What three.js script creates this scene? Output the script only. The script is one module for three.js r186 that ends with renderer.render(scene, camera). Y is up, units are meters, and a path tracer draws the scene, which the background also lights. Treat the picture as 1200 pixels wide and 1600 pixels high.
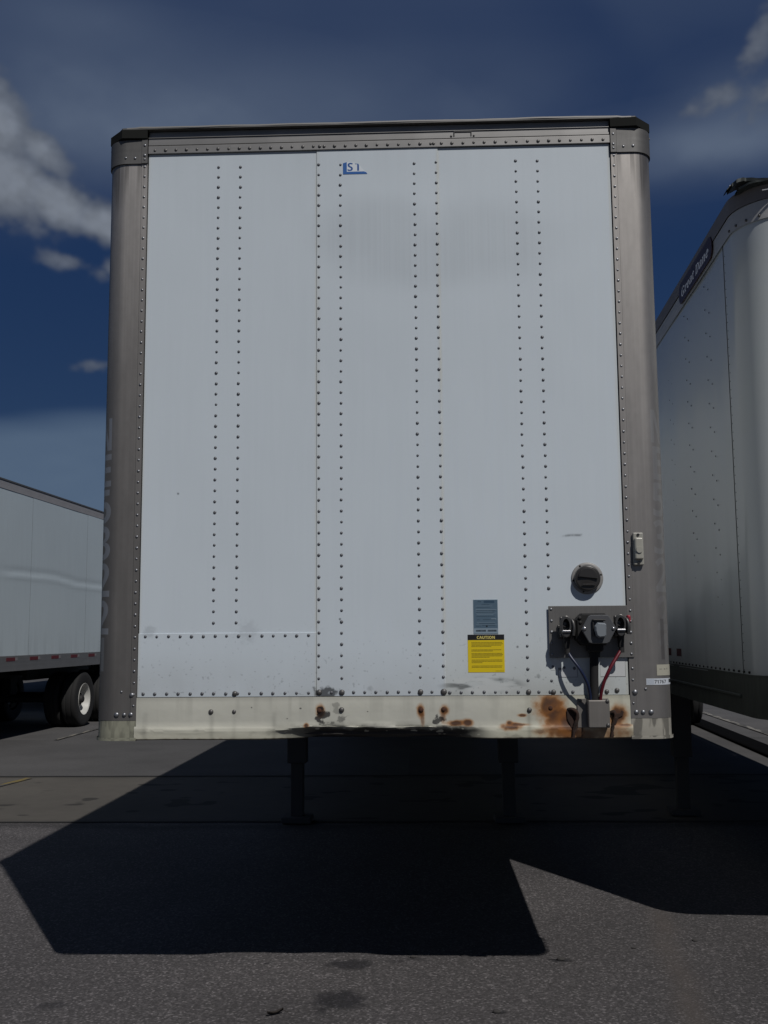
import * as THREE from 'three';
import { RoundedBoxGeometry } from 'three/addons/geometries/RoundedBoxGeometry.js';
import { mergeGeometries, toCreasedNormals, mergeVertices } from 'three/addons/utils/BufferGeometryUtils.js';

// ---------------------------------------------------------------- camera, sky, sun, exposure
const scene = new THREE.Scene();
const camera = new THREE.PerspectiveCamera(53.178, 3 / 4, 0.05, 6000);
camera.position.set(0.1833, 1.6369, 4.6262);
camera.rotation.order = 'YXZ';
camera.rotation.set(0.1198, 0.0356, -0.0078);

const renderer = new THREE.WebGLRenderer({ antialias: true });
renderer.setSize(768, 1024);
renderer.toneMapping = THREE.LinearToneMapping;
renderer.toneMappingExposure = 0.84;
renderer.outputColorSpace = THREE.SRGBColorSpace;
renderer.shadowMap.enabled = true;
renderer.shadowMap.type = THREE.PCFSoftShadowMap;

// noise
function hash3(x, y, z) {
  let h = Math.imul(x, 374761393) ^ Math.imul(y, 668265263) ^ Math.imul(z, 2147483647 - 61);
  h = Math.imul(h ^ (h >>> 13), 1274126177); h ^= h >>> 16;
  h = Math.imul(h, 2246822519); h ^= h >>> 13;
  return (h >>> 0) / 4294967296;
}
function vnoise(x, y, z) {
  const xi = Math.floor(x), yi = Math.floor(y), zi = Math.floor(z);
  let fx = x - xi, fy = y - yi, fz = z - zi;
  fx = fx * fx * (3 - 2 * fx); fy = fy * fy * (3 - 2 * fy); fz = fz * fz * (3 - 2 * fz);
  const l = (a, b, t) => a + (b - a) * t;
  return l(l(l(hash3(xi, yi, zi), hash3(xi + 1, yi, zi), fx), l(hash3(xi, yi + 1, zi), hash3(xi + 1, yi + 1, zi), fx), fy),
    l(l(hash3(xi, yi, zi + 1), hash3(xi + 1, yi, zi + 1), fx), l(hash3(xi, yi + 1, zi + 1), hash3(xi + 1, yi + 1, zi + 1), fx), fy), fz);
}
function fbm(x, y, z, o) {
  let s = 0, a = 0.5, n = 0;
  for (let i = 0; i < o; i++) { s += a * vnoise(x, y, z); n += a; a *= 0.5; x = x * 2.03 + 17.1; y = y * 2.03 + 3.7; z = z * 2.03 + 9.2; }
  return s / n;
}
const sstep = (a, b, x) => { const t = Math.min(1, Math.max(0, (x - a) / (b - a))); return t * t * (3 - 2 * t); };
const mix = (a, b, t) => a + (b - a) * t;
let seed = 12345;
const rnd = () => { seed = (Math.imul(seed, 1664525) + 1013904223) >>> 0; return seed / 4294967296; };

function makeSky() {
  const W = 2816, H = 1408, data = new Float32Array(W * H * 4);
  // cloud masses in view: [azimuth, elevation, half width, half height, tilt, strength]
  const masses = [
    [-23.6, 23.6, 3.6, 1.75, -0.24, 1.15], [-20.4, 22.7, 2.2, 1.15, -0.36, 1.15], [-17.6, 21.9, 2.4, 0.95, -0.20, 1.15], [-24.0, 25.9, 2.6, 1.9, -0.35, 1.05], [-21.4, 25.2, 1.9, 0.85, -0.62, 0.95], [-23.4, 27.4, 1.6, 1.1, -0.4, 0.7],
    [-20.0, 19.85, 1.6, 0.45, -0.05, 0.64], [-17.4, 19.6, 1.0, 0.75, 0.2, 0.66], [-16.9, 18.6, 0.7, 0.55, 0, 0.5], [-18.2, 14.5, 1.3, 0.45, 0.1, 0.60], [-22.6, 15.9, 1.0, 0.25, 0, 0.36],
    [19.4, 29.5, 2.8, 0.75, 0.95, 0.66], [17.4, 27.5, 2.0, 0.95, 0.45, 0.62], [18.6, 26.4, 2.4, 0.9, 0.1, 0.52], [20.0, 27.2, 1.6, 0.7, 0.3, 0.60], [15.7, 26.9, 1.0, 0.4, 0.3, 0.55],
  ];
  const sheets = [[-16, 27.3, 9, 2.4, 1.05], [17, 25.3, 6, 1.25, 1.1], [19, 27.2, 3, 1.4, 0.5], [-1, 28.3, 9, 2.0, 0.45], [-20, 31.5, 5, 1.2, 0.45]];
  for (let j = 0; j < H; j++) {
    const v = (j + 0.5) / H, el = (v - 0.5) * Math.PI, e = el * 180 / Math.PI, cy = Math.sin(el), ce = Math.cos(el);
    for (let i = 0; i < W; i++) {
      const k = (j * W + i) * 4;
      let r, g, b;
      if (e < -1) { r = 0.05; g = 0.055; b = 0.062; } else {
        const phi = ((i + 0.5) / W - 0.5) * 2 * Math.PI, x = Math.cos(phi) * ce, z = Math.sin(phi) * ce;
        const az = Math.atan2(x, -z) * 180 / Math.PI;
        // clear air: paler towards the horizon
        const h = Math.max(0, e), a1 = Math.exp(-h / 6.5), a2 = Math.exp(-h / 16);
        r = 0.0105 + 0.065 * a1 + 0.004 * a2; g = 0.0260 + 0.075 * a1 + 0.030 * a2; b = 0.086 + 0.060 * a1 + 0.062 * a2;
        const dx = x / (cy + 0.12), dz = z / (cy + 0.12);
        // thin high veil over the upper sky
        const band = sstep(21.5, 26.5, e + (vnoise(az * 0.09, e * 0.1, 3) - 0.5) * 5);
        if (band > 0) {
          const wv = fbm(dx * 0.8, dz * 0.8, 4.2, 2);
          const veil = band * (0.30 + 0.70 * sstep(0.30, 0.66, fbm(dx * 1.3 + wv, dz * 2.2 + 0.6 * wv, 1.3, 4))) * (1 - 0.45 * sstep(4, 11, az) * (1 - sstep(14, 17, az - 0.8 * (27 - e))));
          r = mix(r, 0.056, veil * 0.7); g = mix(g, 0.083, veil * 0.7); b = mix(b, 0.150, veil * 0.7);
        }
        for (const [ca, cEl, w, hh, q] of sheets) { const p = (az - ca) / w, t = (e - cEl) / hh; if (p * p + t * t > 5) continue; const m = q * Math.exp(-(p * p + t * t) * 0.7) * (0.45 + 0.9 * fbm(az * 0.25, e * 0.5, ca, 4)); r = mix(r, 0.100, m); g = mix(g, 0.135, m); b = mix(b, 0.207, m); }
        if (e < 20) {   // low sheet of haze
          const wob = (fbm(az * 0.08, e * 0.3, 7.7, 3) - 0.5) * 4;
          const low = (1 - sstep(10.0, 12.2, e + wob - (az + 20) * 0.32 * Math.exp(-Math.abs(az + 20) / 9))) * (0.68 + 0.22 * fbm(az * 0.3, e * 0.9, 14.2, 3));
          r = mix(r, 0.112, low); g = mix(g, 0.166, low); b = mix(b, 0.248, low);
        }
        // heaped clouds: the masses in view, and others of the same kind all round
        let d = 0;
        for (const [ca, cEl, w, hh, tilt, s] of masses) {
          const da = az - ca, de = e - cEl; if (Math.abs(da) > 9 || Math.abs(de) > 6) continue;
          const c = Math.cos(tilt), sn = Math.sin(tilt), p = (da * c + de * sn) / w, q = (-da * sn + de * c) / hh;
          d = Math.max(d, s * Math.exp(-(p * p + q * q) * 0.62));
        }
        if (!(Math.abs(az) < 25 && e < 34)) d = Math.max(d, sstep(0.60, 0.76, fbm(dx * 1.1 + 5, dz * 1.1, 8.8, 3)) * 0.75 * sstep(6, 14, e));
        if (d > 0.03) {
          const n = fbm(az * 0.62 * ce + 31, e * 0.95, 2.2, 5), n2 = fbm(az * 2.3 * ce, e * 3.2, 5.5, 4);
          const dens = d + (n - 0.5) * 0.80 + (n2 - 0.5) * 0.52;
          const al = sstep(0.30, 0.66, dens) * Math.min(1, 0.12 + d * 0.88);
          const lit = 0.55 + 0.45 * sstep(0.40, 1.15, dens) * (0.75 + 0.7 * (n2 - 0.3));
          r = mix(r, 0.215 * lit, al); g = mix(g, 0.244 * lit, al); b = mix(b, 0.296 * lit, al);
        }
      }
      data[k] = r; data[k + 1] = g; data[k + 2] = b; data[k + 3] = 1;
    }
  }
  const t = new THREE.DataTexture(data, W, H, THREE.RGBAFormat, THREE.FloatType);
  t.mapping = THREE.EquirectangularReflectionMapping; t.magFilter = THREE.LinearFilter; t.minFilter = THREE.LinearFilter;
  t.wrapS = THREE.RepeatWrapping; t.needsUpdate = true; t.name = 'sky';
  return t;
}
const sky = makeSky();
scene.background = sky; scene.environment = sky;

const sun = new THREE.DirectionalLight(new THREE.Color().setRGB(1.0, 0.965, 0.92), 3.7);
sun.position.set(0.408 * 40, 40, 0.7357 * 40); sun.target.position.set(0, 0, 0);
sun.castShadow = true; sun.shadow.mapSize.set(4096, 4096); sun.shadow.radius = 1; sun.shadow.bias = -0.0005;
Object.assign(sun.shadow.camera, { left: -25, right: 25, top: 25, bottom: -25, near: 1, far: 120 });
scene.add(sun, sun.target);

// ---------------------------------------------------------------- textures
const toS = (c) => { c = Math.min(1, Math.max(0, c)); return 255 * (c <= 0.0031308 ? 12.92 * c : 1.055 * Math.pow(c, 1 / 2.4) - 0.055); };
const fin = (t, srgb, wrap) => {
  t.magFilter = THREE.LinearFilter; t.minFilter = THREE.LinearMipmapLinearFilter; t.generateMipmaps = true; t.anisotropy = 8;
  if (srgb) t.colorSpace = THREE.SRGBColorSpace;
  t.wrapS = t.wrapT = wrap ? THREE.RepeatWrapping : THREE.ClampToEdgeWrapping; t.needsUpdate = true; return t;
};
/** a colour map: f(u, v) with v up gives linear r, g, b */
function paint(w, h, f, wrap = false) {
  const d = new Uint8Array(w * h * 4);
  for (let j = 0; j < h; j++) for (let i = 0; i < w; i++) {
    const c = f((i + 0.5) / w, (j + 0.5) / h), k = (j * w + i) * 4;
    d[k] = toS(c[0]); d[k + 1] = toS(c[1]); d[k + 2] = toS(c[2]); d[k + 3] = 255;
  }
  return fin(new THREE.DataTexture(d, w, h, THREE.RGBAFormat), true, wrap);
}
function grey(w, h, f, wrap = false) {
  const d = new Uint8Array(w * h * 4);
  for (let j = 0; j < h; j++) for (let i = 0; i < w; i++) {
    const c = Math.min(255, Math.max(0, 255 * f((i + 0.5) / w, (j + 0.5) / h))), k = (j * w + i) * 4;
    d[k] = d[k + 1] = d[k + 2] = c; d[k + 3] = 255;
  }
  return fin(new THREE.DataTexture(d, w, h, THREE.RGBAFormat), false, wrap);
}
function canvasTex(w, h, draw) {
  const c = document.createElement('canvas'); c.width = w; c.height = h;
  draw(c.getContext('2d'), w, h);
  return fin(new THREE.CanvasTexture(c), true, false);
}
const std = (o) => new THREE.MeshStandardMaterial(o);
const rgb = (r, g, b) => new THREE.Color().setRGB(r, g, b);

// ---------------------------------------------------------------- object helpers
const used = {};
function numbered(name) { const n = used[name] = (used[name] ?? -1) + 1; return n ? `${name}_${String(n).padStart(3, '0')}` : name; }
function thing(name, label, category, pos = [0, 0, 0], turn = 0, group) {
  const o = new THREE.Group(); o.name = numbered(name); o.position.set(...pos); o.rotation.y = turn;
  o.userData = { label, category }; if (group) o.userData.group = group;
  scene.add(o); return o;
}
function part(name, geo, mat, parent, label, kind) {
  const g = Array.isArray(geo) ? (geo.length > 1 ? mergeGeometries(geo.map(clean)) : geo[0]) : geo;
  const m = new THREE.Mesh(g, mat); m.name = name; m.castShadow = m.receiveShadow = true;
  if (label) m.userData.label = label;
  if (kind) m.userData.kind = kind;
  parent.add(m); return m;
}
function clean(g) {
  g = g.index ? g.toNonIndexed() : g;
  for (const k of Object.keys(g.attributes)) if (!['position', 'normal', 'uv'].includes(k)) g.deleteAttribute(k);
  if (!g.attributes.uv) g.setAttribute('uv', new THREE.BufferAttribute(new Float32Array(g.attributes.position.count * 2), 2));
  return g;
}
function struct(name, geo, mat, label, category) {
  const m = new THREE.Mesh(geo, mat); m.name = numbered(name); m.receiveShadow = true; m.castShadow = true;
  m.userData = { kind: 'structure', label, category }; scene.add(m); return m;
}
/** box from corner to corner with its edges rounded */
function slab(x0, x1, y0, y1, z0, z1, r = 0.002, seg = 1) {
  const w = x1 - x0, h = y1 - y0, d = z1 - z0;
  const g = new RoundedBoxGeometry(w, h, d, seg, Math.min(r, w / 2.1, h / 2.1, d / 2.1));
  return g.translate((x0 + x1) / 2, (y0 + y1) / 2, (z0 + z1) / 2);
}
const box = (x0, x1, y0, y1, z0, z1) => new THREE.BoxGeometry(x1 - x0, y1 - y0, z1 - z0).translate((x0 + x1) / 2, (y0 + y1) / 2, (z0 + z1) / 2);
/** texture coordinates from x and y in metres */
function uvXY(g, x0, x1, y0, y1) {
  const p = g.attributes.position, uv = new Float32Array(p.count * 2);
  for (let i = 0; i < p.count; i++) { uv[2 * i] = (p.getX(i) - x0) / (x1 - x0); uv[2 * i + 1] = (p.getY(i) - y0) / (y1 - y0); }
  g.setAttribute('uv', new THREE.BufferAttribute(uv, 2)); return g;
}
const domeProto = (r, f = 0.55, seg = 8) => new THREE.SphereGeometry(r, seg, 3, 0, 2 * Math.PI, 0, Math.PI / 2).scale(1, f, 1).rotateX(Math.PI / 2);
const domes = {};
function dome(x, y, z, r = 0.0075, f = 0.6) {
  const k = r + '_' + f; domes[k] ??= clean(domeProto(r, f));
  const g = domes[k].clone(), q = 0.86 + 0.26 * rnd(); g.rotateZ(rnd() * 6); g.scale(q, q, q * (0.85 + 0.3 * rnd())); return g.translate(x, y, z);
}
function column(x, yTop, yBot, n, z, r) { const o = []; for (let i = 0; i < n; i++) o.push(dome(x + (rnd() - 0.5) * 0.0016, mix(yTop, yBot, i / (n - 1)) + (rnd() - 0.5) * 0.002, z, r)); return o; }
function rowOf(y, xa, xb, n, z, r) { const o = []; for (let i = 0; i < n; i++) o.push(dome(mix(xa, xb, i / (n - 1)) + (rnd() - 0.5) * 0.002, y + (rnd() - 0.5) * 0.0016, z, r)); return o; }
/** outline in (x, z) drawn upwards from y0 to y1; u along the outline, v up */
function upright(pts, y0, y1, u0, u1, crease = 0.5) {
  const n = pts.length, pos = [], uv = [], idx = []; let s = 0; const S = [0];
  for (let i = 1; i < n; i++) { s += Math.hypot(pts[i][0] - pts[i - 1][0], pts[i][1] - pts[i - 1][1]); S.push(s); }
  for (let i = 0; i < n; i++) for (const y of [y0, y1]) { pos.push(pts[i][0], y, pts[i][1]); uv.push(mix(u0, u1, S[i] / s), y === y0 ? 0 : 1); }
  for (let i = 0; i < n - 1; i++) { const a = 2 * i; idx.push(a, a + 2, a + 3, a, a + 3, a + 1); }
  const g = new THREE.BufferGeometry(); g.setAttribute('position', new THREE.Float32BufferAttribute(pos, 3)); g.setAttribute('uv', new THREE.Float32BufferAttribute(uv, 2)); g.setIndex(idx);
  g.computeVertexNormals(); return toCreasedNormals(g, crease);
}
function tube(pts, r, seg = 24, rad = 10) { return new THREE.TubeGeometry(new THREE.CatmullRomCurve3(pts.map((p) => new THREE.Vector3(...p))), seg, r, rad, false); }
function cyl(r0, r1, h, seg = 20) { return new THREE.CylinderGeometry(r0, r1, h, seg); }
function extrude(points, depth, bevel = 0.002) {
  const s = new THREE.Shape(points.map((p) => new THREE.Vector2(...p)));
  return new THREE.ExtrudeGeometry(s, { depth: depth - 2 * bevel, bevelEnabled: true, bevelThickness: bevel, bevelSize: bevel, bevelOffset: -bevel, bevelSegments: 1, curveSegments: 12 }).translate(0, 0, bevel);
}

// ---------------------------------------------------------------- ground
function stones(x, y, cell, sd) {           // nearest stone: [distance to border-ish, tone]
  const cx = Math.floor(x / cell), cy = Math.floor(y / cell); let d1 = 9, d2 = 9, t = 0;
  for (let j = -1; j <= 1; j++) for (let i = -1; i <= 1; i++) {
    const a = cx + i, b = cy + j, px = (a + hash3(a, b, sd)) * cell, py = (b + hash3(a, b, sd + 1)) * cell;
    const d = Math.hypot(px - x, py - y) / cell; if (d < d1) { d2 = d1; d1 = d; t = hash3(a, b, sd + 2); } else if (d < d2) d2 = d;
  }
  return [d2 - d1, t];
}
function asphalt(x, z, st) {
  let v = 0.076 * (0.68 + 0.64 * fbm(x * 0.35, z * 0.35, 1, 3)) * (0.80 + 0.40 * fbm(x * 2.1, z * 2.1, 5, 3));
  if (st) { v *= 0.48 + 1.05 * st[1] * st[1] + 0.30 * sstep(0.03, 0.22, st[0]); if (st[1] > 0.93) v *= 1.5; } else v *= 0.84 + 0.24 * hash3(Math.floor(x * 90), Math.floor(z * 90), 4);
  return v;
}
// stains that lie on the near asphalt: [x, z, half width, half depth, strength]
const stains = [[-0.185, -0.712, 0.13, 0.075, 0.72], [-0.21, -0.20, 0.125, 0.135, 0.72], [0.118, -0.80, 0.05, 0.03, 0.5], [0.03, -0.76, 0.045, 0.025, 0.4],
  [0.859, -0.784, 0.055, 0.03, 0.85], [0.82, -0.80, 0.03, 0.018, 0.7], [0.50, -0.065, 0.04, 0.022, 0.7], [-1.5, -0.12, 0.07, 0.05, 0.45], [1.62, -1.12, 0.02, 0.012, 0.8], [1.27, -0.99, 0.018, 0.01, 0.8], [-0.62, -0.72, 0.016, 0.012, 0.7]];
const NX = 4, NZ0 = -4.62, NZ1 = 2.6;
const NW = 2048, NH = 1792, bumpData = new Uint8Array(NW * NH * 4);
const nearMap = paint(NW, NH, (u, v) => {
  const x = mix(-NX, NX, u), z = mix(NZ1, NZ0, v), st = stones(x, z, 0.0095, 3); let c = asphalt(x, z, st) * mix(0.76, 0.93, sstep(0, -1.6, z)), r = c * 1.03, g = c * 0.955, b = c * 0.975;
  const bk = (Math.floor(v * NH) * NW + Math.floor(u * NW)) * 4, bv = 255 * (0.3 + 0.5 * st[1] * sstep(0.0, 0.25, st[0]) + 0.2 * hash3(Math.floor(x * 200), Math.floor(z * 200), 6)); bumpData[bk] = bumpData[bk + 1] = bumpData[bk + 2] = bv; bumpData[bk + 3] = 255;
  // worn tan streak
  if (x > 0.9 && z > -2.6) {
    const cx = 1.36 + (z + 0.02) * -0.115 + (fbm(z * 2, 3, 1, 3) - 0.5) * 0.12, w = Math.exp(-(((x - cx) / 0.075) ** 2)) * 0.55 * sstep(-2.4, -1.5, z) * (0.6 + 0.7 * fbm(x * 9, z * 5, 2, 3));
    r = mix(r, 0.082, w); g = mix(g, 0.068, w); b = mix(b, 0.060, w);
  }
  for (const [sx, sz, a, d, s] of stains) {
    const q = Math.hypot((x - sx) / a, (z - sz) / d); if (q > 1.8) continue;
    const m = (1 - sstep(0.55, 1.25, q + (fbm(x * 22, z * 22, 6, 3) - 0.5) * 0.9)) * s; r *= 1 - m; g *= 1 - m; b *= 1 - m * 0.95;
  }
  if (z < -4) { const e = Math.exp(-(((z + 4.44 + (fbm(x * 1.4, 1, 1, 3) - 0.5) * 0.3) / 0.13) ** 2)) * 0.5; r *= 1 - e; g *= 1 - e; b *= 1 - e; }
  return [r, g, b];
});
const nearBump = fin(new THREE.DataTexture(bumpData, NW, NH, THREE.RGBAFormat), false, false);
const asphaltTile = paint(1024, 1024, (u, v) => { const c = asphalt(u * 12, v * 12, null) * (0.93 + 0.14 * hash3(Math.floor(u * 512), Math.floor(v * 512), 8)); return [c * 1.06, c * 1.03, c * 1.03]; }, true);
const farTile = asphaltTile.clone(); farTile.wrapS = farTile.wrapT = THREE.RepeatWrapping; farTile.repeat.set(500, 500); farTile.needsUpdate = true;
const groundGeo = new THREE.PlaneGeometry(6000, 6000).rotateX(-Math.PI / 2);
struct('ground', groundGeo, std({ map: farTile, roughness: 0.92 }), 'wide worn grey asphalt lot under all the trailers', 'ground');
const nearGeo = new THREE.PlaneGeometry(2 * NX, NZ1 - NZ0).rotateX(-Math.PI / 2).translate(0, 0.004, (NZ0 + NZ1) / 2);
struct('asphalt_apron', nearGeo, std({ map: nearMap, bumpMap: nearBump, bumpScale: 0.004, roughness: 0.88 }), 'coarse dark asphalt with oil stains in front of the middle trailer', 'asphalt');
// concrete strip across the lot, with open joints on both sides
const stripMap = paint(1536, 256, (u, v) => {
  const x = mix(-13, 13, u), z = mix(-4.62, -7.6, v), n = fbm(x * 1.1, z * 1.1, 3, 5), f = fbm(x * 12, z * 12, 4, 3); let c = 0.080 * (0.70 + 0.55 * n) * (0.9 + 0.2 * f);
  const cr = fbm(x * 1.9 + 4, z * 3.4, 9, 4), spot = sstep(0.71, 0.75, fbm(x * 3.1, z * 5.2, 12, 2)); c *= 1 - 0.65 * spot;
  const edge = Math.min(z + 7.6, -4.62 - z); c *= 0.72 + 0.28 * sstep(0.0, 0.18 + 0.12 * cr, edge);
  return [c * 1.05, c * 0.96, c * 0.83];
});
struct('concrete_strip', new THREE.PlaneGeometry(26, 2.98).rotateX(-Math.PI / 2).translate(0, 0.005, -6.11), std({ map: stripMap, roughness: 0.9 }), 'tan concrete strip crossing the lot behind the nose of the middle trailer', 'concrete strip');
const joint = std({ color: rgb(0.012, 0.012, 0.012), roughness: 1 });
function wavyStrip(x0, x1, z, w, y, amp, f) {
  const n = 160, pos = [], idx = [];
  for (let i = 0; i <= n; i++) { const x = mix(x0, x1, i / n), o = (fbm(x * f, z, 3, 3) - 0.5) * amp, ww = w * (0.55 + 0.9 * fbm(x * 3, z, 8, 2)); pos.push(x, y, z + o - ww / 2, x, y, z + o + ww / 2); }
  for (let i = 0; i < n; i++) { const a = 2 * i; idx.push(a, a + 1, a + 3, a, a + 3, a + 2); }
  const g = new THREE.BufferGeometry(); g.setAttribute('position', new THREE.Float32BufferAttribute(pos, 3)); g.setIndex(idx); g.computeVertexNormals(); return g;
}
struct('pavement_joint', wavyStrip(-13, 13, -7.6, 0.075, 0.010, 0.05, 2), joint, 'dark joint along the far edge of the concrete strip', 'joint');
struct('pavement_joint', wavyStrip(-13, 13, -4.63, 0.05, 0.010, 0.05, 2), joint, 'dark joint along the near edge of the concrete strip', 'joint');
// painted lines, worn
function paintedLine(name, a, b, w, col, label, wear) {
  const len = Math.hypot(b[0] - a[0], b[1] - a[1]), map = paint(128, 512, (u, v) => { const n = fbm(u * 3, v * len * 4, 2, 4), k = sstep(wear - 0.08, wear + 0.08, n); return [mix(0.07, col[0], k), mix(0.068, col[1], k), mix(0.066, col[2], k)]; });
  const g = new THREE.PlaneGeometry(w, len).rotateX(-Math.PI / 2); g.rotateY(Math.atan2(-(b[0] - a[0]), -(b[1] - a[1]))); g.translate((a[0] + b[0]) / 2, 0.014, (a[1] + b[1]) / 2);
  return struct(name, g, std({ map, roughness: 0.85 }), label, 'painted line');
}
paintedLine('painted_line', [-4.85, -4.8], [-4.42, -7.45], 0.10, [0.19, 0.14, 0.035], 'worn yellow painted line on the concrete strip at the left', 0.5);
paintedLine('painted_line', [-5.70, -11.9], [-5.62, -15.2], 0.08, [0.20, 0.185, 0.16], 'worn pale painted line beside the left trailer wheels', 0.57);
paintedLine('painted_line', [5.66, -10.6], [6.06, -19.5], 0.11, [0.22, 0.21, 0.19], 'worn white painted line seen beneath the right trailer', 0.5);

// ---------------------------------------------------------------- shared materials
const steelDark = std({ color: rgb(0.022, 0.021, 0.021), roughness: 0.75, metalness: 0.2 });
const legPaint = std({ color: rgb(0.062, 0.060, 0.060), roughness: 0.9 });
const underside = std({ color: rgb(0.035, 0.032, 0.030), roughness: 0.9 });
const rubber = std({ color: rgb(0.008, 0.008, 0.0085), roughness: 0.85 });
const rivetMetal = std({ color: rgb(0.30, 0.31, 0.33), roughness: 0.42, metalness: 0.85 });
const rivetPainted = std({ color: rgb(0.15, 0.155, 0.17), roughness: 0.48, metalness: 0.5 });
const boltMetal = std({ color: rgb(0.13, 0.127, 0.125), roughness: 0.5, metalness: 0.6 });
const rustMetal = std({ map: paint(128, 128, (u, v) => { const n = fbm(u * 9, v * 9, 1, 4); return [mix(0.02, 0.12, n), mix(0.012, 0.042, n), mix(0.01, 0.018, n)]; }), roughness: 0.95 });
const brushed = paint(256, 512, (u, v) => { const n = fbm(u * 120, v * 3, 1, 3), m = fbm(u * 6, v * 9, 4, 4), c = 0.30 * (0.86 + 0.16 * n + 0.22 * (m - 0.5)); return [c, c * 0.985, c * 0.965]; }, true);
const alu = std({ map: brushed, roughness: 0.5, metalness: 0.7 });
const aluDark = std({ map: brushed, color: rgb(0.55, 0.55, 0.55), roughness: 0.58, metalness: 0.6 });
const black = std({ color: rgb(0.012, 0.012, 0.013), roughness: 0.5 });
const wheelWhite = std({ map: paint(128, 128, (u, v) => { const n = fbm(u * 8, v * 8, 3, 4); return [0.62 * (0.7 + 0.5 * n), 0.62 * (0.7 + 0.5 * n), 0.60 * (0.68 + 0.5 * n)]; }), roughness: 0.5 });

// ---------------------------------------------------------------- pieces every trailer has
const tyreGeo = new THREE.LatheGeometry([[0.29, -0.12], [0.33, -0.135], [0.42, -0.142], [0.475, -0.13], [0.5, -0.105], [0.503, -0.06], [0.494, -0.055], [0.494, -0.04], [0.503, -0.035], [0.503, 0.035], [0.494, 0.04], [0.494, 0.055], [0.503, 0.06], [0.5, 0.105], [0.475, 0.13], [0.42, 0.142], [0.33, 0.135], [0.29, 0.12]].map((p) => new THREE.Vector2(...p)), 48).rotateZ(Math.PI / 2);
const rimGeo = (() => {
  const lip = new THREE.LatheGeometry([[0.25, -0.11], [0.265, 0.0], [0.272, 0.105], [0.292, 0.128], [0.285, 0.132], [0.262, 0.112], [0.235, 0.02], [0.19, -0.015], [0.14, -0.02], [0.13, -0.02]].map((p) => new THREE.Vector2(...p)), 36).rotateZ(-Math.PI / 2);
  return [clean(lip)];
})();
const hubGeo = [clean(new THREE.LatheGeometry([[0.001, 0.11], [0.05, 0.11], [0.07, 0.09], [0.085, 0.0], [0.135, -0.005], [0.135, -0.02]].map((p) => new THREE.Vector2(...p)), 24).rotateZ(-Math.PI / 2))];
for (let i = 0; i < 10; i++) { const a = i / 10 * 2 * Math.PI; hubGeo.push(clean(cyl(0.013, 0.013, 0.05, 6).rotateZ(Math.PI / 2).translate(0.015, 0.112 * Math.cos(a), 0.112 * Math.sin(a)))); }
const handGeo = []; for (let i = 0; i < 5; i++) { const a = (i + 0.5) / 5 * 2 * Math.PI; handGeo.push(clean(new THREE.SphereGeometry(0.034, 10, 8).scale(0.25, 1, 1).translate(-0.002, 0.205 * Math.cos(a), 0.205 * Math.sin(a)))); }
const merged = { rim: mergeGeometries(rimGeo), hub: mergeGeometries(hubGeo), hand: mergeGeometries(handGeo) };
function wheel(parent, x, z, side) {
  const w = new THREE.Group(); w.name = 'wheel'; w.position.set(x, 0.5, z); w.rotation.y = side > 0 ? 0 : Math.PI; parent.add(w);
  part('tyre', tyreGeo, rubber, w); part('rim', merged.rim, wheelWhite, w); part('hub', merged.hub, steelDark, w); part('hand_holes', merged.hand, black, w, null, 'stuff');
}
function runningGear(t, zs, legZ) {
  for (const z of zs) {
    part('axle', cyl(0.065, 0.065, 1.9, 14).rotateZ(Math.PI / 2).translate(0, 0.5, z), steelDark, t);
    for (const s of [-1, 1]) { wheel(t, s * 1.13, z, s); wheel(t, s * 0.80, z, s); }
  }
  const zc = (zs[0] + zs[1]) / 2;
  part('slider_frame', [box(-0.52, -0.42, 0.88, 1.1, zc - 1.5, zc + 1.5), box(0.42, 0.52, 0.88, 1.1, zc - 1.5, zc + 1.5), box(-0.42, 0.42, 0.92, 1.05, zc - 0.06, zc + 0.06), box(-0.56, -0.40, 0.55, 0.88, zc - 0.14, zc + 0.14), box(0.40, 0.56, 0.55, 0.88, zc - 0.14, zc + 0.14)], steelDark, t);
  for (const s of [-1, 1]) {
    const leg = new THREE.Group(); leg.name = 'landing_leg'; leg.position.set(s * 0.93, 0, legZ); t.add(leg);
    part('outer_tube', slab(-0.085, 0.085, 0.52, 1.22, -0.075, 0.075, 0.01), legPaint, leg);
    part('inner_tube', slab(-0.055, 0.055, 0.06, 0.54, -0.055, 0.055, 0.008), legPaint, leg);
    part('foot', slab(-0.13, 0.13, 0.012, 0.065, -0.13, 0.13, 0.012), legPaint, leg);
    part('gusset', slab(-s * 0.085 - 0.03, -s * 0.085 + 0.03, 0.86, 1.2, -0.05, 0.05, 0.006), underside, leg);
  }
  part('leg_brace', box(-0.86, 0.86, 1.03, 1.09, legZ - 0.03, legZ + 0.03), steelDark, t);
}
function undercarriage(t, len, y, z0) {
  part('floor', box(-1.26, 1.26, y, y + 0.03, -len + 0.05, z0), underside, t);
  const c = []; for (let z = z0 - 0.25; z > -len + 0.2; z -= 0.305) c.push(box(-1.24, 1.24, y - 0.10, y - 0.003, z - 0.006, z + 0.006), box(-1.24, 1.24, y - 0.104, y - 0.096, z - 0.028, z + 0.028));
  part('cross_members', c, underside, t, null, 'stuff');
}

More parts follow.
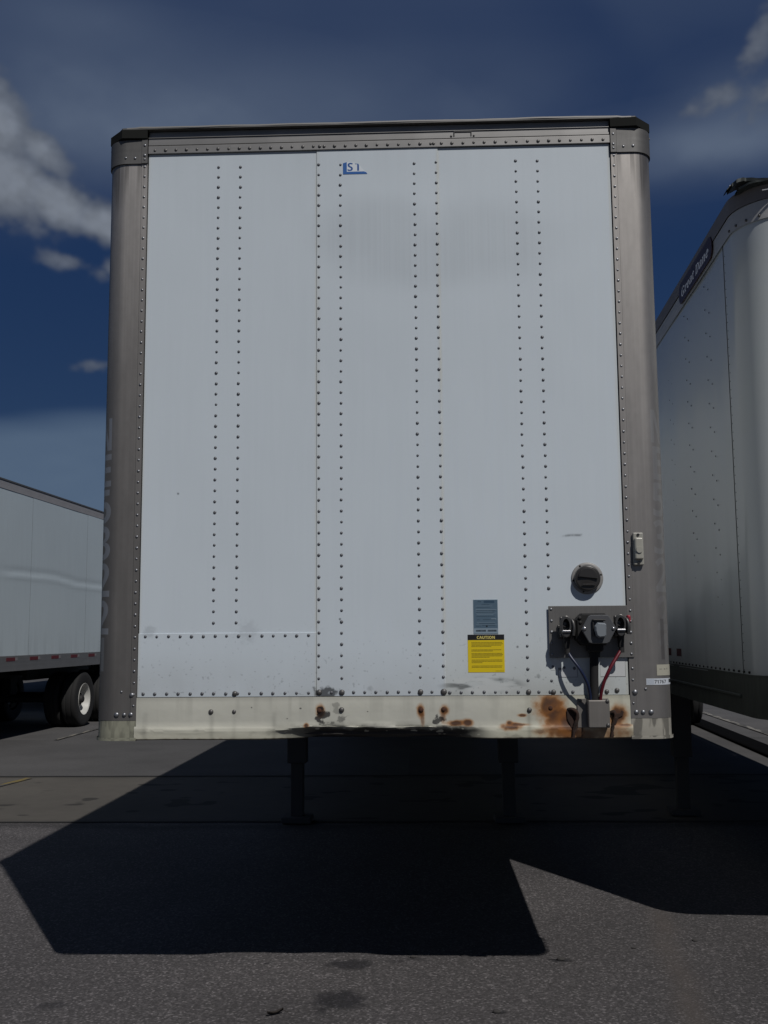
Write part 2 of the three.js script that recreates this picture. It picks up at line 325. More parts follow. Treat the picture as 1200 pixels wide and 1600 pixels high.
// ---------------------------------------------------------------- the middle trailer (front wall in the plane z = 0)
const T = thing('semi_trailer', 'white box trailer seen head on with rusty bumper rail and hoses', 'trailer', [0, 0, 0]);
const FX = 1.3, FY0 = 1.1, FY1 = 4.1;
const blob = (x, y, cx, cy, a, b) => Math.hypot((x - cx) / a, (y - cy) / b);
const faceMap = paint(1280, 1440, (u, v) => {
  const x = mix(-FX, FX, u), y = mix(FY0, FY1, v);
  const n = fbm(x * 1.6, y * 0.9, 1, 4), f = fbm(x * 70, y * 2.2, 7, 2);
  let k = 1 + 0.075 * (n - 0.5) + 0.022 * (f - 0.5), r = 0.625, g = 0.695, b = 0.755;
  // large slightly darker patch with fine upright streaks
  const inDarkPatch = Math.abs(x - 0.3) < 1 && Math.abs(y - 3.46) < 0.5, q = !inDarkPatch ? 9 : Math.min(blob(x, y, -0.02, 3.50, 0.32, 0.19), blob(x, y, 0.52, 3.47, 0.36, 0.22), blob(x, y, 0.2, 3.40, 0.45, 0.2)) + (fbm(x * 3, y * 3, 9, 4) - 0.5) * 0.8;
  const darkPatch = 1 - sstep(0.45, 1.2, q); if (darkPatch > 0) k *= 1 - darkPatch * (0.062 + 0.05 * vnoise(x * 170, y * 1.2, 3));
  // dirt washed down from the top and up from the road
  if (y > 3.72) k *= 1 - 0.05 * sstep(3.72, 3.92, y) * fbm(x * 26, y * 1.5, 2, 3);
  const low = y > 1.62 ? 0 : sstep(1.62, 1.37, y) * fbm(x * 6, y * 6, 13, 4) * (x > 0.29 ? 0.42 : 0.24); r *= 1 - low * 0.9; g *= 1 - low; b *= 1 - low * 1.12;
  if (x > 0.29 && y < 1.9) { const w = sstep(1.9, 1.4, y) * 0.08; b *= 1 - w; g *= 1 - w * 0.3; }
  // faint rust weeping along the overlaps
  for (const [sx, a] of [[-0.291, 0.14], [0.287, 0.12], [-1.095, 0.08], [1.09, 0.10], [-0.28, 0.05], [0.28, 0.04]]) { if (Math.abs(x - sx) > 0.02) continue; const w = Math.exp(-(((x - sx) / 0.006) ** 2)) * a * 2.2 * fbm(x * 5, y * 7, 4, 4); g *= 1 - w * 0.55; b *= 1 - w; r *= 1 - w * 0.25; }
  // scuffs
  let m = Math.abs(y - 2.08) > 0.03 ? 0 : Math.exp(-(((y - 2.078 - (x - 0.88) * 0.04 - 0.001 * Math.sin(x * 60)) / 0.005) ** 2)) * sstep(0.81, 0.84, x) * sstep(0.955, 0.93, x) * sstep(0.30, 0.62, fbm(x * 40, y * 30, 3, 3)); k *= 1 - 0.6 * m;
  // smeared grey and white residue under the yellow label
  const near = Math.abs(x - 0.45) < 0.3 && y < 1.5, sm = near ? fbm(x * 11, y * 46, 21, 4) : 0.45, sb = 1 - sstep(0.6, 1.15, blob(x, y, 0.45, 1.412, 0.19, 0.042)), s2 = 1 - sstep(0.5, 1.1, blob(x, y, 0.46, 1.437, 0.10, 0.012));
  k *= 1 - sb * 0.62 * sstep(0.48, 0.64, sm) - s2 * 0.5 * sstep(0.3, 0.55, sm); const wh = sb * sstep(0.5, 0.34, sm) * 0.25; r = mix(r, 0.75, wh); g = mix(g, 0.76, wh); b = mix(b, 0.75, wh);
  // small marks
  for (const [px, py, a, s] of [[-0.93, 2.29, 0.005, 0.7], [-1.05, 1.66, 0.03, 0.18], [0.61, 1.58, 0.006, 0.6], [-0.185, 1.71, 0.006, 0.7], [-0.05, 1.40, 0.014, 0.25], [0.70, 1.45, 0.01, 0.35], [-0.60, 1.655, 0.05, 0.12]]) { const d = Math.hypot(x - px, y - py) / a; if (d < 2.2) k *= 1 - s * (1 - sstep(0.4, 1.3, d + (fbm(x * 90, y * 90, 5, 2) - 0.5))); }
  const gr = Math.abs(x + 0.255) > 0.2 || y > 1.5 ? 0 : 1 - sstep(0.5, 1.2, blob(x, y, -0.255, 1.385, 0.05, 0.028) + (fbm(x * 60, y * 60, 6, 3) - 0.5) * 1.8); k *= 1 - 0.8 * gr;
  const sp = y > 1.8 ? 0 : sstep(0.80, 0.84, fbm(x * 90, y * 90, 31, 2)) * 0.25 * sstep(1.8, 1.4, y); k *= 1 - sp;
  return [r * k, g * k, b * k];
});
const faceBump = grey(256, 256, (u, v) => 0.5 + 0.9 * (fbm(u * 5, v * 4, 3, 3) - 0.5));
const facePaint = std({ map: faceMap, bumpMap: faceBump, bumpScale: 0.009, roughness: 0.36 });
const panel = (name, x0, x1, y0, y1, z1, lab) => part(name, uvXY(slab(x0, x1, y0, y1, z1 - 0.012, z1, 0.0018), -FX, FX, FY0, FY1), facePaint, T, lab);
const pL = panel('front_panel', -1.097, -0.2885, 1.640, 3.934, 0, 'upper left white front panel');
const pLL = panel('front_panel', -1.099, -0.2905, 1.367, 1.652, 0.004, 'short white patch panel at the lower left');
const pM = panel('front_panel', -0.2895, 0.2865, 1.3675, 3.935, 0.0035, 'middle white front panel');
const pR = panel('front_panel', 0.281, 1.097, 1.3665, 3.933, -0.0005, 'right white front panel');
part('backing_wall', box(-1.24, 1.24, 1.2, 4.03, -0.05, -0.02), underside, T);
const N = 44;
part('rivets', [...column(-0.7585, 3.864, 1.698, N, 0, 0.0072), ...column(-0.654, 3.862, 1.698, N, 0, 0.0072)], rivetPainted, pL, null, 'stuff');
part('rivets', [...rowOf(1.638, -1.067, -0.325, 15, 0.004), ...rowOf(1.382, -1.072, -0.325, 15, 0.004)].map((g) => g), rivetPainted, pLL, null, 'stuff');
part('rivets', [...column(-0.279, 3.862, 1.447, 49, 0.0035, 0.0072), ...column(-0.176, 3.860, 1.447, 49, 0.0035, 0.0072), ...column(0.175, 3.858, 1.449, 49, 0.0035, 0.0072), ...column(0.2785, 3.860, 1.449, 49, 0.0035, 0.0072), ...rowOf(1.384, -0.222, 0.225, 10, 0.0035)], rivetPainted, pM, null, 'stuff');
part('rivets', [...column(0.654, 3.860, 1.432, 49, -0.0005, 0.0072), ...column(0.7565, 3.858, 1.840, 41, -0.0005, 0.0072), ...rowOf(1.381, 0.305, 0.61, 7, -0.0005), ...rowOf(1.381, 0.70, 0.85, 4, -0.0005), ...[[0.758, 1.430], [0.765, 1.492], [0.815, 1.487], [0.86, 1.484]].map(([x, y]) => dome(x, y, -0.0005))], rivetPainted, pR, null, 'stuff');
// larger bolts along the foot of the panels
const bolt = (p, x, y, z, r = 0.0125) => part('bolt', dome(x, y, z, r, 0.7), boltMetal, p);
for (const [x, y] of [[-0.277, 1.385], [-0.176, 1.384], [0.175, 1.384], [0.2785, 1.384]]) bolt(pM, x, y, 0.0035, 0.0135);
for (const [x, y] of [[0.655, 1.381], [0.765, 1.380], [1.045, 1.386], [1.0, 1.381]]) bolt(pR, x, y, -0.0005, x < 0.9 ? 0.0135 : 0.011);
bolt(pLL, -0.657, 1.382, 0.004, 0.013);

// bottom rail with a rolled lip, bent under and blackened in the middle
const railBump = (x, y) => fbm(x * 9, y * 9, 3, 3) - 0.5;
const dentAt = (x) => sstep(-0.55, -0.26, x) * (1 - sstep(0.26, 0.50, x));
const RY0 = 1.16, RY1 = 1.37;
const rusts = [[0.748, 1.310, 0.055, 0.050, 1.1], [0.780, 1.265, 0.060, 0.05, 0.95], [0.80, 1.215, 0.075, 0.04, 0.62], [0.87, 1.195, 0.14, 0.022, 0.5], [-0.334, 1.239, 0.011, 0.010, 1], [-0.274, 1.302, 0.016, 0.024, 0.95], [0.174, 1.300, 0.014, 0.024, 1], [0.182, 1.27, 0.008, 0.03, 0.5], [0.281, 1.304, 0.017, 0.019, 1], [0.274, 1.28, 0.010, 0.03, 0.55], [0.326, 1.247, 0.034, 0.011, 1], [0.383, 1.249, 0.020, 0.014, 1], [0.571, 1.231, 0.040, 0.014, 1], [0.60, 1.240, 0.05, 0.006, 0.8], [0.565, 1.247, 0.012, 0.012, 0.9], [0.625, 1.280, 0.016, 0.006, 0.9], [0.835, 1.25, 0.05, 0.045, 0.9], [1.045, 1.272, 0.034, 0.045, 1], [1.02, 1.21, 0.07, 0.03, 0.45], [0.70, 1.21, 0.03, 0.012, 0.5], [1.07, 1.236, 0.03, 0.006, 0.7]];
const railMap = paint(1792, 320, (u, v) => {
  const x = mix(-FX, FX, u), y = mix(RY0, RY1, v), n = fbm(x * 3.5, y * 9, 4, 4), st = fbm(x * 34, y * 2.2, 6, 3), f = fbm(x * 60, y * 60, 8, 3);
  let k = 0.80 + 0.22 * n - 0.12 * sstep(0.45, 0.75, st) * sstep(1.22, 1.34, y), r = 0.60, g = 0.60, b = 0.53;
  const warm = sstep(0.35, 0.9, x) * 0.5 + sstep(1.27, 1.19, y) * 0.5; b *= 1 - 0.16 * warm; g *= 1 - 0.03 * warm;
  k *= 1 - 0.22 * sstep(1.34, 1.366, y) - 0.3 * sstep(0.56, 0.72, fbm(x * 12, y * 22, 19, 4)) * sstep(1.26, 1.2, y);
  for (const px of [-0.76, -0.66, -0.176, 0.655, -1.06, -0.48]) k *= 1 - 0.22 * Math.exp(-(((x - px) / 0.012) ** 2)) * sstep(1.31, 1.29, y) * fbm(x * 40, y * 6, 2, 2) * 1.6;
  r *= k; g *= k; b *= k;
  for (const [cx, cy, a, c, s] of rusts) {
    const q = blob(x, y, cx, cy, a, c); if (q > 2.6) continue;
    const d = q + (f - 0.5) * 0.55 + (fbm(x * 20, y * 20, 2, 3) - 0.5) * 0.7, halo = (1 - sstep(0.55, 1.75, d)) * s, core = (1 - sstep(0.45, 1.15, d)) * s;
    const h = Math.min(1, halo), co = Math.min(1, core); r = mix(r, 0.34, h * 0.8); g = mix(g, 0.115, h * 0.88); b = mix(b, 0.014, h * 0.95);
    r = mix(r, 0.060, co * 0.93); g = mix(g, 0.024, co * 0.93); b = mix(b, 0.012, co * 0.92);
  }
  // bare black marks
  for (const [cx, cy, a, c, s] of [[-0.263, 1.278, 0.034, 0.034, 0.95], [-0.185, 1.262, 0.036, 0.02, 0.55], [0.25, 1.262, 0.036, 0.02, 0.9], [-0.06, 1.30, 0.006, 0.004, 0.9], [-0.58, 1.32, 0.004, 0.004, 0.9], [-0.36, 1.315, 0.006, 0.004, 0.8], [-0.42, 1.27, 0.008, 0.005, 0.7], [-0.2, 1.312, 0.022, 0.03, 0.4], [0.86, 1.22, 0.03, 0.05, 0.8]]) {
    const q = blob(x, y, cx, cy, a, c); if (q > 2.4) continue; const m = (1 - sstep(0.4, 0.9, q + (f - 0.5) * 2.4)) * s; r *= 1 - m * 0.93; g *= 1 - m * 0.93; b *= 1 - m * 0.92;
  }
  // grease and road tar where the lip is bent under
  const tar = dentAt(x + (n - 0.5) * 0.2) * (1 - sstep(1.212, 1.250, y + (fbm(x * 14, y * 14, 17, 4) - 0.5) * 0.035)) * (1 - 0.9 * sstep(0.70, 0.73, fbm(x * 42, y * 80, 23, 2)) * sstep(1.19, 1.2, y));
  const t2 = Math.min(0.975, tar * 1.05); r = mix(r, 0.012, t2); g = mix(g, 0.012, t2); b = mix(b, 0.012, t2);
  const ub = 1 - sstep(1.176, 1.19, y + (f - 0.5) * 0.012); r *= 1 - ub * 0.55; g *= 1 - ub * 0.6; b *= 1 - ub * 0.65;
  return [r, g, b];
});
const railPaint = std({ map: railMap, roughness: 0.55, bumpMap: grey(512, 64, (u, v) => 0.5 + 0.5 * (fbm(u * 80, v * 7, 4, 4) - 0.5)), bumpScale: 0.002 });
function railGeo(x0, x1, nx) {
  const prof = [[1.3655, -0.02], [1.3655, 0.004], [1.34, 0.0065], [1.30, 0.0065], [1.262, 0.0065], [1.240, 0.0065], [1.232, 0.010], [1.226, 0.0120], [1.220, 0.0132], [1.212, 0.0130], [1.206, 0.0122], [1.196, 0.0118], [1.184, 0.010], [1.1785, 0.002], [1.178, -0.03], [1.178, -0.20]];
  const bent = [[1.3655, -0.02], [1.3655, 0.004], [1.34, 0.0065], [1.30, 0.006], [1.262, 0.004], [1.244, 0.004], [1.238, 0.006], [1.233, 0.007], [1.228, 0.002], [1.218, -0.012], [1.208, -0.026], [1.198, -0.034], [1.190, -0.04], [1.187, -0.055], [1.184, -0.09], [1.180, -0.20]];
  const pos = [], uv = [], idx = [], m = prof.length;
  for (let i = 0; i <= nx; i++) {
    const x = mix(x0, x1, i / nx), d = dentAt(x);
    for (let j = 0; j < m; j++) {
      let y = mix(prof[j][0], bent[j][0], d), z = mix(prof[j][1], bent[j][1], d);
      if (j > 5 && j < 15) { const w = (0.15 + d) * 0.016; y += (fbm(x * 11, j * 0.5, 3, 3) - 0.5) * w; z += (fbm(x * 9, j * 0.5, 8, 3) - 0.5) * w * 1.3; }
      pos.push(x, y, z); uv.push((x + FX) / (2 * FX), (y - RY0) / (RY1 - RY0));
    }
  }
  for (let i = 0; i < nx; i++) for (let j = 0; j < m - 1; j++) { const a = i * m + j, b = a + m; idx.push(a, a + 1, b + 1, a, b + 1, b); }
  const g = new THREE.BufferGeometry(); g.setAttribute('position', new THREE.Float32BufferAttribute(pos, 3)); g.setAttribute('uv', new THREE.Float32BufferAttribute(uv, 2)); g.setIndex(idx); g.computeVertexNormals();
  return toCreasedNormals(g, 0.7);
}
const rail = part('bottom_rail', railGeo(-1.108, 1.108, 260), railPaint, T, 'cream painted bottom rail, rusted at the right and bent under in the middle');
for (const [x, y] of [[-0.763, 1.302], [-0.659, 1.302], [-0.277, 1.305], [-0.177, 1.308], [0.177, 1.306], [0.276, 1.308], [0.656, 1.303], [0.749, 1.311]]) part('bolt', dome(x, y, 0.0055, 0.0115, 0.75), Math.abs(x) < 0.3 && x !== -0.177 || x > 0.7 ? rustMetal : boltMetal, rail);

// rounded corner posts
const postPath = (sx, o = 0, depth = 0.30) => {
  const p = [[1.1005, -0.02 + 0], [1.1005, 0.008 + o], [1.127, 0.008 + o], [1.129, 0.005 + o], [1.20, 0.005 + o]];
  for (let i = 1; i <= 14; i++) { const a = i / 14 * Math.PI / 2; p.push([1.20 + (0.097 + o) * Math.sin(a), -0.092 + (0.097 + o) * Math.cos(a)]); }
  p.push([1.297 + o, -depth]); return (sx < 0 ? p.map(([x, z]) => [-x, z]).reverse() : p);
};
const arcS = 0.028 + 0.0265 + 0.0036 + 0.071, postLen = arcS + 0.097 * Math.PI / 2 + 0.208;
const PY0 = 1.265, PY1 = 3.895;
function postMap(side) {
  const W = 320, H = 1600, base = document.createElement('canvas'); base.width = W; base.height = H; const c = base.getContext('2d');
  const im = c.createImageData(W, H);
  for (let j = 0; j < H; j++) for (let i = 0; i < W; i++) {
    const u = (side < 0 ? W - 1 - i : i) / W, s = u * postLen, y = mix(PY1, PY0, j / H), n = fbm(s * 130, y * 1.2, 2 + side, 3), m = fbm(s * 14, y * 3, 5 + side, 4), p = fbm(s * 60, y * 40, 9, 2);
    let k = 0.34 * (0.88 + 0.14 * n + 0.30 * (m - 0.5) + 0.08 * (p - 0.5) + 0.05 * (sstep(0.5, 0.75, fbm(s * 24, y * 5, 17, 3)) - 0.3));
    k *= side > 0 ? 1.12 : 0.80 + 0.55 * sstep(2.65, 3.85, y);  // sun sheen painted in: right post lighter, left one lighter towards its head
    k *= 1 - 0.45 * sstep(3.70, 3.90, y + (fbm(s * 40, 1, 3, 3) - 0.5) * 0.3) * sstep(0.35, 0.65, fbm(s * 55, y * 1.3, 12, 3));
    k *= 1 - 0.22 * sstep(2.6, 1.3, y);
    const l = (j * W + i) * 4; im.data[l] = toS(k * 1.0); im.data[l + 1] = toS(k * 0.95); im.data[l + 2] = toS(k * 0.905); im.data[l + 3] = 255;
  }
  c.putImageData(im, 0, 0);
  const px = (s) => s / postLen * W, py = (y) => (PY1 - y) / (PY1 - PY0) * H;
  const word = 'NE53221', tops = [2.652, 2.482, 2.314, 2.144, 1.973, 1.802, 1.636];
  const left = side > 0 ? arcS + 0.097 * 0.33 : postLen - (arcS + 0.097 * 0.38) - 0.112, wide = side > 0 ? 0.092 : 0.112;
  for (let i = 0; i < 7; i++) {
    c.save(); c.translate(px(left + wide / 2), py(tops[i] - 0.076)); c.font = 'bold 100px sans-serif'; c.textAlign = 'center'; c.textBaseline = 'alphabetic';
    const tw = c.measureText(word[i]).width, cap = 72; c.scale(px(wide) / Math.max(tw, 52) * 1.06, (py(0) - py(0.152)) / cap);
    c.globalAlpha = side > 0 ? (i > 4 ? 0.13 : 0.22) : (i > 5 ? 0.45 : 0.66); c.fillStyle = side > 0 ? '#c9ccd0' : '#b9c0c8';
    c.fillText(word[i], 0, cap / 2);
    c.restore();
  }
  if (side > 0) { c.globalAlpha = 0.28; c.fillStyle = '#3c3a3a'; c.fillRect(px(arcS + 0.05), py(1.70), px(0.022), py(1.52) - py(1.70)); c.globalAlpha = 1; }
  else { c.clearRect(0, 0, 0, 0); const d = c.getImageData(0, Math.floor(py(1.64)), W, 140); c.putImageData(d, 0, Math.floor(py(1.64))); }
  return fin(new THREE.CanvasTexture(base), true, false);
}
const postShape = (sx, o, y0, y1) => upright(postPath(sx, o), y0, y1, 0, 1, 0.35);
const posts = {};
for (const s of [-1, 1]) {
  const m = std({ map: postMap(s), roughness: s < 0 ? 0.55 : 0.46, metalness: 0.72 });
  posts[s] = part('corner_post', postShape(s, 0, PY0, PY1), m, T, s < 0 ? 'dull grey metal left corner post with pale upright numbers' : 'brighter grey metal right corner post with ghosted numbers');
  part('rivets', [...column(s * 1.114, 3.872, 1.33, 51, 0.008, 0.0062), ...[1.30].flatMap((y) => [1.155, 1.19].map((x) => dome(s * x, 1.290, 0.005, 0.006))), dome(s * 1.17, 1.392, 0.005, 0.006)], rivetMetal, posts[s], null, 'stuff');
  for (const x of [1.125, 1.155, 1.19]) part('bolt', dome(s * x, 1.291, 0.006, x < 1.14 ? 0.013 : 0.011, 0.7), rivetMetal, posts[s]);
  part('bolt', dome(s * 1.122, 1.378, 0.007, 0.0125, 0.7), rivetMetal, posts[s]);
  // bands that wrap the post at the head, and the rail's corner below
  const cap = part('corner_cap', [...[[3.886, 4.004]].map(([a, b]) => upright(postPath(s, 0.007), a, b, 0, 1, 0.35)), slab(s > 0 ? 1.1 : -1.31, s > 0 ? 1.31 : -1.1, 3.994, 4.003, -0.26, -0.09, 0.002)], aluDark, T);
  part('rivets', [dome(s * 1.113, 3.975, 0.015, 0.007), dome(s * 1.113, 3.925, 0.015, 0.007), dome(s * 1.113, 3.905, 0.015, 0.006), dome(s * 1.16, 3.913, 0.012, 0.007), dome(s * 1.205, 3.915, 0.012, 0.007)], rivetMetal, cap, null, 'stuff');
  const cm = std({ map: paint(256, 128, (u, v) => { const n = fbm(u * 6, v * 2, 3 + s, 4), st = sstep(0.48, 0.62, fbm(u * 22, v * 0.8, 5 + s, 3)), k = (0.9 - 0.35 * n) * (1 - (s > 0 ? 0.55 : 0.3) * st); return s < 0 ? [0.40 * k, 0.40 * k, 0.31 * k] : [0.46 * k, 0.44 * k, 0.38 * k]; }), roughness: 0.6 });
  const lowPath = postPath(s, -0.001).map(([x, z]) => [x, z]);
  part('corner_casting', [upright(lowPath, 1.185, 1.266, 0, 1, 0.35), upright(postPath(s, 0.006), 1.176, 1.190, 0, 1, 0.35)], cm, T);
}
// top rail
const topRail = part('top_rail', [slab(-1.0985, 1.0985, 3.9335, 3.9735, -0.01, 0.010, 0.0025), slab(-1.0985, 1.0985, 3.9775, 4.013, -0.01, 0.0055, 0.002), slab(-1.0985, 1.0985, 3.9730, 3.978, -0.012, -0.004, 0.001), slab(-1.0985, 1.0985, 4.012, 4.05, -0.03, -0.004, 0.002), slab(-1.0985, 1.0985, 4.0115, 4.0155, -0.02, 0.010, 0.0015)].map((g) => uvXY(g, 0, 0.35, 0, 0.7)), alu, T);
for (let i = 0, u = topRail.geometry.attributes.uv; i < u.count; i++) u.setXY(i, u.getY(i) * 0.9, u.getX(i) * 0.5);
part('rivets', [...rowOf(3.951, -1.066, 1.066, 43, 0.010, 0.0078), dome(-0.274, 3.951, 0.010, 0.0078), dome(0.268, 3.951, 0.010, 0.0078)], boltMetal, topRail, null, 'stuff');
part('rail_notch', [slab(0.366, 0.446, 4.005, 4.012, 0.0055, 0.0085, 0.001), slab(0.363, 0.368, 3.986, 4.012, 0.0055, 0.0085, 0.001), slab(0.444, 0.449, 3.986, 4.012, 0.0055, 0.0085, 0.001), dome(0.352, 3.987, 0.0055, 0.006), dome(0.459, 3.987, 0.0055, 0.006)], black, topRail);
// roof sheet with cut-off corners and its front lip
const LEN = 16.1;
const roofOutline = [[-1.22, 0.022], [1.22, 0.018], [1.275, -0.06], [1.285, -0.12], [1.285, -LEN], [-1.285, -LEN], [-1.285, -0.12], [-1.275, -0.05]];
const roofShape = (grow, y0, y1) => {
  const s = new THREE.Shape(roofOutline.map(([x, z]) => new THREE.Vector2(x * (1 + grow), -z))); return new THREE.ExtrudeGeometry(s, { depth: y1 - y0, bevelEnabled: false }).rotateX(-Math.PI / 2).translate(0, y0, 0);
};
const roof = part('roof', roofShape(0, 4.052, 4.060), std({ map: brushed, color: rgb(0.5, 0.5, 0.5), roughness: 0.55, metalness: 0.5 }), T);
{
  const n = 110, pos = [], idx = [];
  for (let i = 0; i <= n; i++) { const x = mix(-1.2, 1.2, i / n), y = 4.0625 + (fbm(x * 7, 1, 2, 3) - 0.5) * 0.006 + (i < 3 || i > n - 3 ? -0.003 : 0), z = mix(0.022, 0.018, i / n) + 0.001 + (fbm(x * 5, 4, 2, 3) - 0.5) * 0.006; for (const [a, b] of [[-0.006, 0], [0.001, 0.002], [0.002, -0.03], [0.000, -0.12]]) pos.push(x, y + a, z + b); }
  for (let i = 0; i < n; i++) for (let j = 0; j < 3; j++) { const a = 4 * i + j; idx.push(a, a + 4, a + 5, a, a + 5, a + 1); }
  const g = new THREE.BufferGeometry(); g.setAttribute('position', new THREE.Float32BufferAttribute(pos, 3)); g.setIndex(idx); g.computeVertexNormals();
  part('roof_lip', g, std({ color: rgb(0.20, 0.20, 0.20), roughness: 0.6, metalness: 0.4 }), roof);
}
const guardMat = new THREE.MeshPhysicalMaterial({ color: rgb(0.016, 0.017, 0.016), roughness: 0.9, specularIntensity: 0.25 });
for (const s of [-1, 1]) part('corner_guard', extrude([[1.10, 0.020], [1.222, 0.026], [1.299, -0.05], [1.303, -0.22], [1.15, -0.22]].map(([x, z]) => [s * x, -z]), 0.047, 0.003).rotateX(-Math.PI / 2).translate(0, 4.006, 0), guardMat, roof);
// long sides, tail, running gear
const sideWhite = std({ color: rgb(0.66, 0.69, 0.71), roughness: 0.35 });
for (const s of [-1, 1]) {
  part('side_wall', slab(s > 0 ? 1.27 : -1.294, s > 0 ? 1.294 : -1.27, 1.38, 3.96, -LEN, -0.285, 0.003), sideWhite, T);
  part('side_rail', slab(s > 0 ? 1.262 : -1.297, s > 0 ? 1.297 : -1.262, 1.205, 1.379, -LEN, -0.29, 0.004), aluDark, T);
  part('upper_rail', slab(s > 0 ? 1.262 : -1.297, s > 0 ? 1.297 : -1.262, 3.961, 4.05, -LEN, -0.29, 0.004), aluDark, T);
}
part('rear_door', slab(-1.28, 1.28, 1.15, 4.04, -LEN - 0.04, -LEN + 0.02, 0.005), sideWhite, T);
undercarriage(T, LEN, 1.31, -0.12);
part('coupler_plate', box(-0.62, 0.62, 1.184, 1.200, -1.7, -0.06), steelDark, T);
runningGear(T, [-13.4, -14.65], -4.62);

// ---- service panel: metal plate, air couplings, light socket, hoses
const plateMat = std({ map: brushed, color: rgb(0.72, 0.71, 0.70), roughness: 0.5, metalness: 0.6 });
const plate = part('connector_plate', uvXY(extrude([[0.750, 1.760], [1.0995, 1.760], [1.0995, 1.7], [1.124, 1.7], [1.124, 1.531], [0.750, 1.531]], 0.005, 0.0012).translate(0, 0, 0.0092), 0.7, 0.95, 1.4, 1.9), plateMat, T);
part('plate_backing', box(0.755, 1.0985, 1.535, 1.756, -0.002, 0.009), steelDark, plate);
part('rivets', [...column(0.762, 1.745, 1.545, 5, 0.0142, 0.0065), ...column(1.112, 1.69, 1.545, 4, 0.0142, 0.0065)], rivetMetal, plate, null, 'stuff');
const castMetal = std({ color: rgb(0.11, 0.108, 0.105), roughness: 0.42, metalness: 0.75 });
const shiny = std({ color: rgb(0.62, 0.62, 0.63), roughness: 0.28, metalness: 0.95 });
function gladhand(x, y, name, lab, flip) {
  const g = new THREE.Group(); g.name = name; g.userData.label = lab; g.position.set(x, y, 0.0142); T.add(g);
  part('mount', [cyl(0.023, 0.026, 0.05, 14).rotateX(Math.PI / 2).translate(0, -0.02, 0.024), slab(-0.028, 0.028, -0.05, 0.012, 0, 0.012, 0.004)], castMetal, g);
  // open cup facing forward with a raised wall round it
  const oval = []; for (let i = 0; i < 28; i++) { const a = i / 28 * 2 * Math.PI; oval.push([0.026 * Math.sin(a) * (Math.cos(a) < 0 ? 0.92 : 1), 0.048 * Math.cos(a) + 0.004]); }
  const sh = new THREE.Shape(oval.map((p) => new THREE.Vector2(...p))), hole = new THREE.Path(); oval.forEach(([a, b], i) => { const q = [a * 0.72, b * 0.74 + 0.003]; i ? hole.lineTo(...q) : hole.moveTo(...q); }); sh.holes.push(hole);
  const body = part('body', [new THREE.ExtrudeGeometry(sh, { depth: 0.034, bevelEnabled: true, bevelThickness: 0.004, bevelSize: 0.003, bevelOffset: -0.003, bevelSegments: 2, curveSegments: 4 }).translate(0, 0, 0.052), slab(-0.024, 0.024, -0.043, 0.048, 0.044, 0.058, 0.008, 2), tube([[0.0, 0.035, 0.06], [0.026, 0.030, 0.085], [0.033, 0.0, 0.094], [0.030, -0.035, 0.092]], 0.0075, 14, 8)], castMetal, g);
  part('latch_bar', slab(-0.019, 0.020, -0.022, -0.011, 0.086, 0.098, 0.004, 2), shiny, body);
  part('seal', new THREE.TorusGeometry(0.014, 0.005, 8, 18).translate(-0.002, 0.016, 0.066), rubber, g);
  part('hose_fitting', [cyl(0.016, 0.013, 0.05, 12).translate(flip * 0.006, -0.066, 0.045), cyl(0.012, 0.012, 0.03, 12).translate(flip * 0.008, -0.1, 0.045)], steelDark, g);
  part('guard', slab(flip * 0.034 - 0.008, flip * 0.034 + 0.008, -0.03, 0.038, 0.02, 0.085, 0.007, 2), rubber, g);
  return g;
}
gladhand(0.815, 1.664, 'air_coupling', 'left air coupling feeding the blue hose', 1);
const gr = gladhand(1.052, 1.668, 'air_coupling', 'right air coupling with a red tag', 1);
const redPaint = std({ color: rgb(0.30, 0.012, 0.03), roughness: 0.45 });
part('tag', [slab(0.030, 0.047, 0.018, 0.050, 0.05, 0.082, 0.006, 2), slab(0.034, 0.056, -0.035, 0.014, 0.05, 0.07, 0.006, 2)], redPaint, gr, 'red tag');
gr.children[gr.children.length - 1].geometry = slab(0.030, 0.046, 0.016, 0.048, 0.05, 0.084, 0.007, 2);
// socket: black housing, six-sided flange, spring lid
const sock = new THREE.Group(); sock.name = 'light_socket'; sock.position.set(0.948, 1.655, 0.0142); sock.scale.z = 1.3; T.add(sock);
const octo = (w, h, c) => [[-w + c, -h], [w - c, -h], [w, -h + c], [w, h - c], [w - c, h], [-w + c, h], [-w, h - c], [-w, -h + c]];
part('housing', [extrude(octo(0.078, 0.070, 0.028).map(([x, y]) => [x - 0.012, y]), 0.062, 0.008), extrude(octo(0.05, 0.05, 0.02), 0.08, 0.006), slab(-0.04, 0.03, -0.098, -0.05, 0.004, 0.06, 0.012, 2)], rubber, sock);
const greyPlastic = std({ map: paint(128, 128, (u, v) => { const n = fbm(u * 5, v * 7, 2, 4), k = 0.7 + 0.5 * n; return [0.088 * k, 0.092 * k, 0.10 * k]; }), roughness: 0.42 });
const flange = part('flange', extrude([[-0.076, 0], [-0.044, -0.058], [-0.03, -0.062], [0.034, -0.062], [0.044, -0.056], [0.076, 0.004], [0.046, 0.056], [0.038, 0.062], [-0.034, 0.062], [-0.044, 0.056]], 0.010, 0.003).translate(0.004, 0, 0.08), greyPlastic, sock);
part('hinge', [slab(-0.022, 0.026, 0.036, 0.044, 0.088, 0.104, 0.003, 2), slab(-0.026, -0.018, -0.03, 0.044, 0.088, 0.1, 0.003), tube([[-0.022, 0.04, 0.1], [0.03, 0.04, 0.1]], 0.004, 4, 8)], black, flange);
